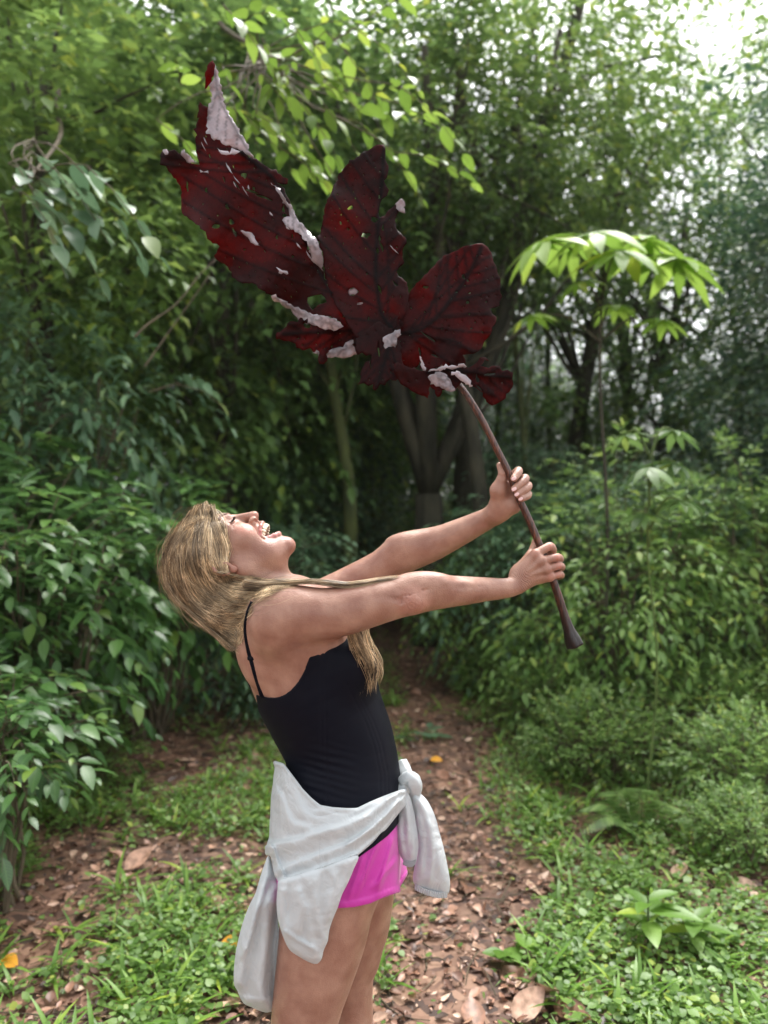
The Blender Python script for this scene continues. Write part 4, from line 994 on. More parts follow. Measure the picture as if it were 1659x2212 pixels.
# shorts ----------------------------------------------------------
m, t, b = new_mat('pink_cloth')
b.inputs['Base Color'].default_value = (.50, .022, .31, 1); b.inputs['Roughness'].default_value = .55; b.inputs['Sheen Weight'].default_value = .2
tc = N(t, 'ShaderNodeTexCoord'); nn = N(t, 'ShaderNodeTexNoise', Scale=30., Detail=3.); t.links.new(tc.outputs['Object'], nn.inputs[0])
bp = N(t, 'ShaderNodeBump', Strength=.35, Distance=.004); t.links.new(nn.outputs[0], bp.inputs['Height']); t.links.new(bp.outputs[0], b.inputs['Normal'])
sf = Field(axis([(-.24, .08, .0025)]), axis([(1.46, 1.95, .0035)]), axis([(.68, .98, .0025)]))
S1 = stations([(600, 1720, 862, 1700, 1.70, .160), (596, 1775, 863, 1765, 1.70, .172), (594, 1835, 866, 1830, 1.70, .175), (600, 1870, 866, 1865, 1.70, .170)])
sf.loft(S1, 0)
sf.loft(stations([(600, 1830, 850, 1810, 1.62, .105), (600, 1900, 857, 1885, 1.614, .107), (606, 1960, 862, 1930, 1.612, .109), (608, 1990, 864, 1965, 1.612, .111)]), .02)
sf.loft(stations([(680, 1820, 862, 1810, 1.79, .10), (672, 1870, 876, 1850, 1.79, .108), (672, 1910, 878, 1900, 1.79, .11), (676, 1945, 872, 1940, 1.79, .11)]), .02)
X, Y, Z = np.meshgrid(sf.X, sf.Y, sf.Z, indexing='ij'); Ug, Vg = UV(np.stack([X, Y, Z], -1))
vh = np.interp(Ug, [560, 731, 765, 800, 830, 858, 880], [1945, 1962, 1960, 1952, 1938, 1929, 1925])
vf = np.interp(Ug, [560, 800, 840, 865, 880], [1950, 1950, 1936, 1915, 1890])
hem = np.where(Y < 1.70, vh, vf)
fold = 0
for (u0, v0, u1, v1, am) in ((840, 1760, 765, 1945, .007), (855, 1790, 812, 1940, .007), (790, 1840, 752, 1950, .005), (862, 1850, 800, 1925, .005)):
    du, dv = u1-u0, v1-v0; L_ = math.hypot(du, dv); s_ = ((Ug-u0)*du+(Vg-v0)*dv)/L_**2; dd = ((Ug-u0)*dv-(Vg-v0)*du)/L_
    fold = fold+am*np.exp(-(dd/6)**2)*np.clip(np.minimum(s_, 1-s_)*5, 0, 1)
band = .0022*((hem-Vg) < 13)*((hem-Vg) > -3)
top = np.array([r6(*p) for p in ((380, 60), (475, 90), (535, 170), (600, 258), (660, 320), (715, 365), (800, 380), (900, 386), (960, 384), (1040, 345), (1100, 320), (1170, 292), (1250, 262), (1330, 250))])
bot = np.array([r6(*p) for p in ((300, 700), (385, 700), (410, 830), (440, 882), (500, 872), (600, 838), (700, 800), (840, 752), (965, 700), (1060, 620), (1160, 520), (1250, 405), (1330, 330))])
vmid = np.interp(Ug, top[:, 0], top[:, 1])*.35+np.interp(Ug, bot[:, 0], bot[:, 1])*.65
vwb = np.interp(Ug, bot[:, 0], bot[:, 1])+np.interp(Ug, [740, 760, 800, 850], [-4, 4, 9, 20])
raw = np.maximum(sf.V-.0035-fold*(Y < 1.7), np.maximum(vmid-Vg, Vg-vwb)*.0009)
wb = Field(sf.X, sf.Y, sf.Z); wb.V = np.maximum(raw, (Y-1.70)).astype(np.float32)
sf.V = np.maximum(np.maximum(sf.V-fold*(Y < 1.7)-band, (Vg-hem)*.0009), (vmid-Vg)*.0009).astype(np.float32)
# hollow legs: leave an open hem round each thigh
hn = Field.cone
for L_, yy in ((nleg, 1.612), (fleg, 1.79)):
    Pc = [W(a, b_, c) for a, b_, c, d in L_[1:6]]; rc = [d+.007 for *_, d in L_[1:6]]
    Pc[0] = Pc[0]-np.array([0, 0, .03])
    for i in range(len(Pc)-1): sf.cone(Pc[i], Pc[i+1], rc[i], rc[i+1], .002, 's')
SV, SF_ = sf.nets(); SV = smooth(SV, SF_, 1, .4)
mesh_np('shorts', SV, [SF_], m, person)
wV, wF = wb.nets(); mesh_np('waistband', wV, [wF], M['black'], person)
# stitched side seam on the shorts
m2_, t, b = new_mat('dark_stitch'); b.inputs['Base Color'].default_value = (.25, .01, .15, 1)
P = [r6(*p) for p in ((1022, 650), (1028, 700), (1022, 760), (1012, 850), (1012, 940))]
c = catmull(np.array(P), 46); y = sf.hit(c[:, 0], c[:, 1]); A = Acc(); P3 = W(c[:, 0], c[:, 1], np.nan_to_num(y, nan=1.5)-.0004)
for i in range(0, 44, 2): A.tube(P3[i:i+2], .0006, 4)
A.build('side_seam', m2_, person)

# jacket tied round the hips ----------------------------------------
m, t, b = new_mat('white_nylon')
b.inputs['Base Color'].default_value = (.60, .64, .65, 1); b.inputs['Roughness'].default_value = .36; b.inputs['Specular IOR Level'].default_value = .5; b.inputs['Sheen Weight'].default_value = .1
tc = N(t, 'ShaderNodeTexCoord')
wv = N(t, 'ShaderNodeTexNoise', Scale=16., Detail=4., Distortion=.8); t.links.new(tc.outputs['Object'], wv.inputs[0])
wr_ = N(t, 'ShaderNodeTexMusgrave') if False else None
wv.inputs['Scale'].default_value = 11.; wv.inputs['Detail'].default_value = 2.5; wv.inputs['Distortion'].default_value = 1.6
sb_ = N(t, 'ShaderNodeMath', operation='SUBTRACT'); t.links.new(wv.outputs[0], sb_.inputs[0]); sb_.inputs[1].default_value = .5
ab_ = N(t, 'ShaderNodeMath', operation='ABSOLUTE'); t.links.new(sb_.outputs[0], ab_.inputs[0])
w2 = N(t, 'ShaderNodeTexNoise', Scale=34., Detail=2., Distortion=1.2); t.links.new(tc.outputs['Object'], w2.inputs[0])
s2_ = N(t, 'ShaderNodeMath', operation='SUBTRACT'); t.links.new(w2.outputs[0], s2_.inputs[0]); s2_.inputs[1].default_value = .5
a2_ = N(t, 'ShaderNodeMath', operation='ABSOLUTE'); t.links.new(s2_.outputs[0], a2_.inputs[0])
m1 = N(t, 'ShaderNodeMath', operation='MULTIPLY_ADD'); t.links.new(a2_.outputs[0], m1.inputs[0]); m1.inputs[1].default_value = .3; t.links.new(ab_.outputs[0], m1.inputs[2])
bp = N(t, 'ShaderNodeBump', Strength=.7, Distance=.012); t.links.new(m1.outputs[0], bp.inputs['Height']); t.links.new(bp.outputs[0], b.inputs['Normal'])
tl = N(t, 'ShaderNodeBsdfTranslucent'); tl.inputs[0].default_value = (.75, .78, .8, 1); mx = N(t, 'ShaderNodeMixShader'); mx.inputs[0].default_value = .18
t.links.new(b.outputs[0], mx.inputs[1]); t.links.new(tl.outputs[0], mx.inputs[2]); t.links.new(mx.outputs[0], t.nodes['Material Output'].inputs[0])
M['white'] = m
def poly_dist(u, v, poly):
    d = np.full(np.shape(u), 1e9); ins = np.zeros(np.shape(u), bool); P = np.array(poly)
    for i in range(len(P)):
        a, b_ = P[i], P[(i+1) % len(P)]; e = b_-a; t_ = np.clip(((u-a[0])*e[0]+(v-a[1])*e[1])/(e@e+1e-9), 0, 1)
        d = np.minimum(d, np.hypot(u-a[0]-t_*e[0], v-a[1]-t_*e[1]))
        if a[1] != b_[1]: ins ^= ((a[1] > v) != (b_[1] > v)) & (u < (b_[0]-a[0])*(v-a[1])/(b_[1]-a[1])+a[0])
    return np.where(ins, d, -d)
jacket = empty('jacket', tuple(person.location)); jacket.parent = person; jacket.location = (0, 0, 0)
def jmesh(name, V, F, mat=M['white']):
    o = mesh_np(name, np.asarray(V)-np.array(person.location), F, mat); o.parent = jacket; return o
jf = Field(axis([(-.27, .09, .0024)]), axis([(1.44, 1.96, .0032)]), axis([(.78, 1.06, .0024)]))
JS = stations([(601, 1630, 880, 1640, 1.70, .150), (598, 1660, 872, 1670, 1.70, .160), (591, 1715, 871, 1710, 1.70, .180), (585, 1775, 868, 1765, 1.70, .200), (583, 1835, 864, 1830, 1.70, .209), (590, 1890, 858, 1880, 1.70, .211)])
jf.loft(JS, 0)
X3, Y3, Z3 = np.meshgrid(jf.X, jf.Y, jf.Z, indexing='ij'); UG, VG = UV(np.stack([X3, Y3, Z3], -1))
I, Ug, Vg, Y = near(jf, .03)
vt = np.interp(Ug, top[:, 0], top[:, 1]); vb = np.interp(Ug, bot[:, 0], bot[:, 1])
farv = 1690+0*Ug
vt2 = np.where(Y < 1.74, vt, vt+(np.interp(Ug, [580, 640, 860], [1650, 1660, 1705])-vt)*np.clip((Y-1.74)/.05, 0, 1)); vb2 = np.where(Y < 1.74, vb, vb+(np.interp(Ug, [580, 640, 860], [1850, 1840, 1760])-vb)*np.clip((Y-1.74)/.05, 0, 1))
fold = 0
for pl, am, wd in (([(395, 630), (560, 600), (720, 545), (960, 470), (1240, 275)], .008, 16), ([(430, 800), (700, 700), (960, 590), (1240, 330)], .006, 13), ([(520, 200), (620, 420), (800, 480), (1050, 440), (1240, 290)], .004, 22),
                   ([(400, 650), (430, 740), (480, 860)], .006, 10), ([(450, 300), (520, 470), (640, 520)], .004, 16), ([(700, 400), (900, 430), (1200, 310)], .0035, 9), ([(440, 870), (700, 790), (950, 690)], .005, 8), ([(900, 620), (1080, 500), (1240, 340)], .005, 8)):
    Q = catmull(np.array([r6(*p) for p in pl]), 14); dm = np.full(Ug.shape, 1e9); s_ = np.zeros(Ug.shape)
    for i in range(13):
        a, e = Q[i], Q[i+1]-Q[i]; t_ = np.clip(((Ug-a[0])*e[0]+(Vg-a[1])*e[1])/(e@e), 0, 1); d_ = np.hypot(Ug-a[0]-t_*e[0], Vg-a[1]-t_*e[1])
        sg = (Ug-a[0])*e[1]-(Vg-a[1])*e[0]; mm = d_ < dm; dm = np.where(mm, d_, dm); s_ = np.where(mm, np.sign(sg), s_)
    # sharp on one side, soft on the other
    fold = fold+am*np.exp(-(dm/np.where(s_ > 0, wd*.4, wd*1.3))**2)
fold = fold*1.35*(Y < 1.75)+.008*(fbm(np.stack([Ug*.02, Vg*.02, Y*6], -1), 1, 21)-.5)
edge = .005*np.exp(-((Vg-vt2-5)/6)**2)+.004*np.exp(-((vb2-5-Vg)/5)**2)
jf.V[I] = np.maximum(np.maximum(jf.V[I]-fold-edge, (vt2-Vg)*.0009), (Vg-vb2)*.0009)
deep = jf.V <= -.03; vtG = np.interp(UG, top[:, 0], top[:, 1]); vbG = np.interp(UG, bot[:, 0], bot[:, 1]); jf.V[deep] = np.maximum(jf.V, np.maximum(vtG-VG, VG-vbG)*.0009)[deep]
# the wrap is a shell: leave the hips free inside
for o_ in range(0): pass
V, F = jf.nets(); V = smooth(V, F, 1, .4); jmesh('waist_wrap', V, [F])
mst, t, b = new_mat('grey_stitch'); b.inputs['Base Color'].default_value = (.33, .37, .38, 1)
def stitch(F, pts, n, name='seam', r_=.0007, parent=None):
    c = catmull(np.array([r6(*q) for q in pts]), n); y = F.hit(c[:, 0], c[:, 1]); ok = ~np.isnan(y)
    if ok.sum() < 4: return
    P_ = W(c[:, 0], c[:, 1], np.where(ok, y, 1.5)-.0006); A = Acc()
    for i in range(0, n-1, 3):
        if ok[i] and ok[i+1]: A.tube(P_[i:i+2], r_, 4)
    o = A.build(name, mst, person); o.parent = jacket
stitch(jf, ((718, 552), (712, 640), (714, 720), (716, 788)), 60); stitch(jf, ((450, 860), (560, 828), (700, 786), (840, 738), (960, 690)), 110)
def densify(poly, step, jit=0, closed=True, seed=0):
    P = np.array(poly, float); out = []
    r_ = np.random.default_rng(seed)
    for i in range(len(P)):
        a, b_ = P[i], P[(i+1) % len(P)]; n = max(1, int(np.hypot(*(b_-a))/step))
        for k in range(n):
            out.append(a+(b_-a)*k/n+(r_.normal(size=2)*jit if k else 0))
    return np.array(out)
def smooth_poly(poly, n_per=5):
    P = np.array(poly, float); Q = np.vstack([P[-1:], P, P[:2]]); n = len(P); out = []
    for i in range(n):
        a, b_, c, d = Q[i], Q[i+1], Q[i+2], Q[(i+3) if i+3 < len(Q) else 2]
        for t_ in np.linspace(0, 1, n_per, endpoint=False):
            out.append(.5*((2*b_)+(-a+c)*t_+(2*a-5*b_+4*c-d)*t_**2+(-a+3*b_-3*c+d)*t_**3))
    return np.array(out)
def fill(poly, step, holes=(), seed=0):
    """triangulate the inside of an outline with holes"""
    P = np.array(poly); lo, hi = P.min(0), P.max(0)
    gx, gy = np.meshgrid(np.arange(lo[0], hi[0], step), np.arange(lo[1], hi[1], step*.87)); gx[1::2] += step/2
    r_ = np.random.default_rng(seed); G = np.stack([gx.ravel(), gy.ravel()], -1)+r_.normal(size=(gx.size, 2))*step*.08
    d = poly_dist(G[:, 0], G[:, 1], P); k = d > step*.55
    for h in holes:
        lo_, hi_ = h.min(0)-step, h.max(0)+step; q_ = np.nonzero(k & (G[:, 0] > lo_[0]) & (G[:, 0] < hi_[0]) & (G[:, 1] > lo_[1]) & (G[:, 1] < hi_[1]))[0]
        k[q_] &= poly_dist(G[q_, 0], G[q_, 1], h) < -step*.45
    G = G[k]; pts = [tuple(p) for p in P]; faces = [list(range(len(P)))]
    for h in holes:
        f = list(range(len(pts), len(pts)+len(h))); pts += [tuple(q) for q in h]; faces.append(f)
    pts += [tuple(q) for q in G]
    v, e, f, *_ = delaunay_2d_cdt([Vector(q) for q in pts], [], faces, 1, 1e-6)
    v = np.array([tuple(q) for q in v]); f = np.array([q for q in f if len(q) == 3])
    c = v[f].mean(1); ok = poly_dist(c[:, 0], c[:, 1], P) > -.01
    for h in holes:
        lo_, hi_ = h.min(0), h.max(0); q_ = np.nonzero(ok & (c[:, 0] > lo_[0]) & (c[:, 0] < hi_[0]) & (c[:, 1] > lo_[1]) & (c[:, 1] < hi_[1]))[0]
        ok[q_] &= poly_dist(c[q_, 0], c[q_, 1], h) < 0
    return v, f[ok]
def pillow(name, poly, step, yf, yb, holes=(), par=None, mat=None, build=None):
    """closed soft sheet: front and back surfaces meet at the outline"""
    v, f = fill(poly, step, holes); d = poly_dist(v[:, 0], v[:, 1], poly).clip(0)
    F_ = W(v[:, 0], v[:, 1], yf(v[:, 0], v[:, 1], d)); B_ = W(v[:, 0], v[:, 1], yb(v[:, 0], v[:, 1], d))
    n = len(v); # outward-facing: front faces towards the camera
    a, b_, c = F_[f[:, 0]], F_[f[:, 1]], F_[f[:, 2]]; flip = (np.cross(b_-a, c-a)[:, 1] > 0).mean() > .5
    ff = f[:, ::-1] if flip else f
    return build(name, np.vstack([F_, B_]), [np.vstack([ff, ff[:, ::-1]+n])], mat) if build else (np.vstack([F_, B_]), np.vstack([ff, ff[:, ::-1]+n]))
def folds2(lines):
    L_ = [(catmull(np.array(p, float), 10), am, wd) for p, am, wd in lines]
    def g(u, v):
        r_ = 0
        for Q, am, wd in L_:
            dm = np.full(np.shape(u), 1e9); s_ = np.zeros(np.shape(u)); tt = np.zeros(np.shape(u))
            for i in range(len(Q)-1):
                a, e = Q[i], Q[i+1]-Q[i]; t_ = np.clip(((u-a[0])*e[0]+(v-a[1])*e[1])/(e@e), 0, 1); d_ = np.hypot(u-a[0]-t_*e[0], v-a[1]-t_*e[1])
                sg = (u-a[0])*e[1]-(v-a[1])*e[0]; mm = d_ < dm; dm = np.where(mm, d_, dm); s_ = np.where(mm, np.sign(sg), s_); tt = np.where(mm, (i+t_)/(len(Q)-1), tt)
            r_ = r_+am*np.exp(-(dm/np.where(s_ > 0, wd*.45, wd*1.3))**2)*np.clip(np.minimum(tt, 1-tt)*6+.2, 0, 1)
        return r_
    return g
def crinkle(u, v, a, seed=0): return a*(fbm(np.stack([u*.03, v*.018], -1), 1, seed, 4)-.5)
# front tail hanging over the thigh
pol = smooth_poly([r6(*p) for p in ((445, 860), (560, 830), (700, 780), (840, 730), (967, 700), (938, 790), (900, 880), (860, 960), (830, 1050), (800, 1120), (775, 1200), (765, 1270), (738, 1330), (725, 1385), (692, 1420), (640, 1408), (580, 1375), (520, 1335), (485, 1280), (455, 1200), (432, 1110), (425, 1000), (432, 920))], 4)
g = folds2([([r6(570, 900), r6(590, 1050), r6(560, 1250)], .010, 14), ([r6(700, 820), r6(690, 1000), r6(720, 1250)], .008, 12), ([r6(840, 780), r6(800, 950), r6(760, 1150)], .007, 10), ([r6(450, 1180), r6(560, 1250), r6(700, 1330)], .007, 6), ([r6(480, 900), r6(470, 1050), r6(500, 1240)], .007, 12), ([r6(620, 1000), r6(640, 1150), r6(690, 1380)], .006, 8)])
yy = lambda u, v: np.interp(v, [1880, 1950, 2010, 2085], [1.490, 1.488, 1.492, 1.502])+.00003*(u-690)**2*.06
pillow('hem_tail', pol, 5, lambda u, v, d: yy(u, v)-.010*np.minimum(d/10, 1)**.5-g(u, v)-crinkle(u, v, .012, 3), lambda u, v, d: yy(u, v)+.004*np.minimum(d/8, 1), build=jmesh, mat=M['white'])
# back part hanging behind the thighs
pol = smooth_poly([r6(*p) for p in ((372, 700), (400, 770), (440, 870), (470, 900), (460, 980), (440, 1060), (436, 1150), (462, 1260), (480, 1340), (470, 1430), (440, 1530), (428, 1640), (405, 1725), (350, 1742), (270, 1712), (205, 1680), (165, 1600), (142, 1545), (145, 1420), (165, 1290), (200, 1150), (245, 1030), (285, 950), (315, 850), (345, 760))], 4)
g2_ = folds2([([r6(370, 800), r6(300, 1050), r6(200, 1450), r6(190, 1600)], .022, 16), ([r6(420, 900), r6(380, 1150), r6(330, 1500), r6(330, 1700)], .020, 18), ([r6(430, 1050), r6(420, 1250), r6(410, 1650)], -.022, 8), ([r6(300, 1000), r6(250, 1250), r6(180, 1400)], .01, 10), ([r6(200, 1640), r6(300, 1660), r6(400, 1640)], .01, 12)])
y2 = lambda u, v: np.interp(v, [1850, 1950, 2190], [1.63, 1.60, 1.61])
pillow('back_tail', pol, 5, lambda u, v, d: y2(u, v)-.035*np.minimum(d/45, 1)**.5-g2_(u, v)-crinkle(u, v, .012, 8), lambda u, v, d: y2(u, v)+.14*np.minimum(d/40, 1)**.6, build=jmesh, mat=M['white'])
# knot
A = Acc()
for pts, rs in ((((868, 1645, 1.735), (875, 1668, 1.715), (884, 1690, 1.695)), (.012, .015, .013)), (((862, 1712, 1.665), (876, 1700, 1.668), (890, 1692, 1.685)), (.018, .016, .014)),
                (((868, 1690, 1.665), (884, 1680, 1.655), (896, 1696, 1.66), (894, 1716, 1.675), (878, 1722, 1.68)), (.012, .015, .016, .014, .010)), (((878, 1682, 1.69), (894, 1684, 1.70), (898, 1704, 1.69)), (.013, .014, .012))):
    P = catmull([W(*p) for p in pts], 18); R = np.interp(np.linspace(0, 1, 18), np.linspace(0, 1, len(rs)), rs)
    V, F, T_ = tube(P, R, 18, flat=.75); V[:-2] += (V[:-2]-np.repeat(P, 18, 0))*(.10*np.sin(np.tile(np.arange(18), 18)*2*np.pi/18*5+np.repeat(np.arange(18)*.35, 18)))[:, None]; A.add(V, F, T_)
A.build('knot', M['white'], person); kn = [o for o in person.children if o.name.startswith('knot')][0]; kn.parent = jacket; kn.matrix_parent_inverse.identity()
# two sleeves hanging from the knot, each with an elastic cuff
def sleeve(pol, yc, lines, th, cuff, seed):
    pol = smooth_poly([r6(*p) for p in pol], 4); g_ = folds2([([r6(*q) for q in p], a, w_) for p, a, w_ in lines])
    prof = lambda d: np.minimum(d/26, 1)**.5
    o = pillow('sleeve', pol, 4.5, lambda u, v, d: yc-th*prof(d)-g_(u, v)-crinkle(u, v, .008, seed), lambda u, v, d: yc+th*prof(d), build=jmesh, mat=M['white'])
    c = catmull(np.array([r6(*p) for p in cuff]), 90); A = Acc(); rib = .0014*np.sin(np.arange(90)*1.15)
    rows = []
    for s in np.linspace(0, 1, 6):
        q = np.linspace(0, 1, 90); bulge = np.sin(q*np.pi)**.5
        rows.append(W(c[:, 0]-s*2, c[:, 1]-5+s*13, yc-(th*.75)*bulge-rib-.001))
    for s in np.linspace(1, 0, 6):
        rows.append(W(c[:, 0]-s*2, c[:, 1]-5+s*13, yc+(th*.75)*np.sin(np.linspace(0, 1, 90)*np.pi)**.5+rib))
    R = np.array(rows); nr = len(R); idx = np.arange(nr*90).reshape(nr, 90); nx = np.roll(idx, -1, 0)
    F = np.stack([idx[:, :-1], idx[:, 1:], nx[:, 1:], nx[:, :-1]], -1).reshape(-1, 4); jmesh('cuff', R.reshape(-1, 3), [F])
sleeve(((1250, 262), (1298, 285), (1322, 340), (1345, 450), (1362, 560), (1367, 640), (1360, 700), (1352, 742), (1325, 757), (1290, 750), (1262, 728), (1238, 680), (1214, 615), (1224, 500), (1244, 380)), 1.655,
       [([(1270, 300), (1300, 450), (1300, 640)], .008, 9), ([(1250, 420), (1250, 560), (1270, 700)], .007, 8), ([(1320, 500), (1335, 620), (1330, 720)], .006, 7)], .014, ((1268, 735), (1300, 752), (1330, 752), (1354, 735)), 5)
sleeve(((1300, 290), (1330, 262), (1375, 285), (1430, 342), (1478, 440), (1505, 540), (1535, 650), (1560, 770), (1574, 850), (1576, 905), (1562, 955), (1500, 958), (1420, 935), (1352, 905), (1330, 860), (1340, 780), (1362, 680), (1352, 560), (1338, 430)), 1.675,
       [([(1340, 300), (1420, 420), (1480, 620), (1520, 850)], .010, 12), ([(1360, 400), (1400, 600), (1380, 850)], .010, 12), ([(1440, 450), (1460, 650), (1450, 900)], .008, 9), ([(1500, 600), (1540, 800), (1550, 900)], .006, 8)], .020, ((1345, 905), (1420, 938), (1500, 958), (1562, 958)), 6)
# shoes (below the frame)
m, t, b = new_mat('shoe_grey'); b.inputs['Base Color'].default_value = (.25, .25, .27, 1)
for q in ((-.215, 1.625), (-.11, 1.80)):
    fz = Field(axis([(q[0]-.09, q[0]+.21, .004)]), axis([(q[1]-.07, q[1]+.07, .004)]), axis([(-.02, .14, .004)]))
    fz.cone((q[0]-.03, q[1], .045), (q[0]+.15, q[1], .03), .043, .034, .02, flat=((0, 1, 0), .9)); fz.cone((q[0]-.01, q[1], .05), (q[0], q[1], .10), .042, .042, .02)
    fz.V = np.maximum(fz.V, -(fz.Z[None, None, :]-.004)); V, F = fz.nets(); mesh_np('shoe', V, [F], m, person)
print('clothes', time.time()-T0)

# hair ---------------------------------------------------------------
m, t, b = new_mat('blond_hair')
g = N(t, 'ShaderNodeNewGeometry')
r = ramp(t, g.outputs['Random Per Island'], [(0, (.09, .063, .038)), (.25, (.23, .168, .10)), (.6, (.39, .295, .185)), (.88, (.58, .47, .32)), (1, (.80, .70, .54))])
nn = N(t, 'ShaderNodeTexNoise', Scale=30., Detail=2.); tc = N(t, 'ShaderNodeTexCoord'); t.links.new(tc.outputs['Object'], nn.inputs[0])
rr_ = ramp(t, nn.outputs[0], [(.36, (.62, .58, .55)), (.62, (1.25, 1.2, 1.15))]); t.links.new(mixc(t, 1.0, r.outputs[0], rr_.outputs[0], 'MULTIPLY'), b.inputs['Base Color']); b.inputs['Roughness'].default_value = .34
uvn = N(t, 'ShaderNodeUVMap'); sx = N(t, 'ShaderNodeSeparateXYZ'); t.links.new(uvn.outputs[0], sx.inputs[0]); hr = ramp(t, sx.outputs[0], [(0, (.60, .58, .55)), (.5, (1.08, 1.05, .98)), (1, (1.6, 1.55, 1.42))])
t.links.new(mixc(t, 1.0, mixc(t, 1.0, r.outputs[0], rr_.outputs[0], 'MULTIPLY'), hr.outputs[0], 'MULTIPLY'), b.inputs['Base Color']); b.inputs['Specular IOR Level'].default_value = .55
b.inputs['Anisotropic'].default_value = .4
M['hair'] = m
m, t, b = new_mat('hair_underlayer'); b.inputs['Base Color'].default_value = (.15, .085, .04, 1); b.inputs['Roughness'].default_value = .6
tc = N(t, 'ShaderNodeTexCoord'); nn = N(t, 'ShaderNodeTexNoise', Scale=60., Detail=3.); t.links.new(tc.outputs['Object'], nn.inputs[0])
rr_ = ramp(t, nn.outputs[0], [(.35, (.07, .04, .018)), (.65, (.22, .13, .06))]); t.links.new(rr_.outputs[0], b.inputs['Base Color']); M['under'] = m
hf = Field(axis([(-.52, -.12, .003)]), axis([(1.50, 1.88, .0035)]), axis([(1.20, 1.66, .003)]))
def hv(x, y, d=1.70): return W(*r1(x, y), d)
hf.ell(H(2, 58), np.array((94, 84, 82))*.001, .03, ax=HAX)
HC_ = [(500, 300, 80, 1.70), (455, 480, 200, 1.70), (425, 650, 262, 1.70), (430, 780, 270, 1.70), (470, 900, 255, 1.70), (560, 1010, 225, 1.70), (650, 1120, 185, 1.695), (730, 1230, 140, 1.69), (785, 1400, 75, 1.685), (800, 1450, 50, 1.685)]
hf.chain([hv(a, b_, d) for a, b_, c, d in HC_], [c*.000214 for a, b_, c, d in HC_], .02)
hf.chain([hv(700, 1150, 1.67), hv(860, 1040, 1.645), hv(980, 990, 1.63), hv(1100, 955, 1.61)], [.045, .030, .020, .012], .03)
# keep the face free: cut in front of the hair line
Hx, Hy, Hz = np.meshgrid(hf.X, hf.Y, hf.Z, indexing='ij'); Q = (np.stack([Hx, Hy, Hz], -1)-HO)@HAX.T*1000
edge_f = np.interp(Q[..., 1], [-60, -35, -15, 10, 30, 50, 70, 85, 100, 130], [-4, -14, -18, -6, 22, 50, 70, 84, 110, 130])
edge_f = edge_f-(np.abs(Q[..., 2]) < 30)*0
hf.V = np.maximum(hf.V, ((Q[..., 0]-edge_f)*.0007)).astype(np.float32)
V, F = hf.nets(); V = smooth(V, F, 2, .5); hair = mesh_np('hair', V, [F], M['under'], person)
def depth_map(Fs, far, u0, u1, v0, v1, st=3):
    us, vs_ = np.arange(u0, u1, st), np.arange(v0, v1, st); gu, gv = np.meshgrid(us, vs_)
    y = None
    for F in Fs:
        h = F.hit(gu.ravel(), gv.ravel(), 1.46 if not far else 1.46, 1.95, far).reshape(gu.shape)
        y = h if y is None else np.where(np.isnan(y), h, np.where(np.isnan(h), y, (np.maximum if far else np.minimum)(y, h)))
    def get(u, v):
        i = np.clip((u-u0)/st, 0, len(us)-1.001); j = np.clip((v-v0)/st, 0, len(vs_)-1.001); a, b_ = i.astype(int), j.astype(int); fu, fv = i-a, j-b_
        q = np.stack([y[b_, a], y[b_, a+1], y[b_+1, a], y[b_+1, a+1]]); w_ = np.stack([(1-fu)*(1-fv), fu*(1-fv), (1-fu)*fv, fu*fv]); ok = ~np.isnan(q)
        s_ = (w_*ok).sum(0); return np.where(s_ > .05, (np.where(ok, q, 0)*w_).sum(0)/np.maximum(s_, 1e-6), np.nan)
    return get
DM_N = depth_map((hf, bx), False, 340, 960, 1085, 1420); DM_F = depth_map((hf, bx), True, 340, 700, 1085, 1420)
print('maps', time.time()-T0)
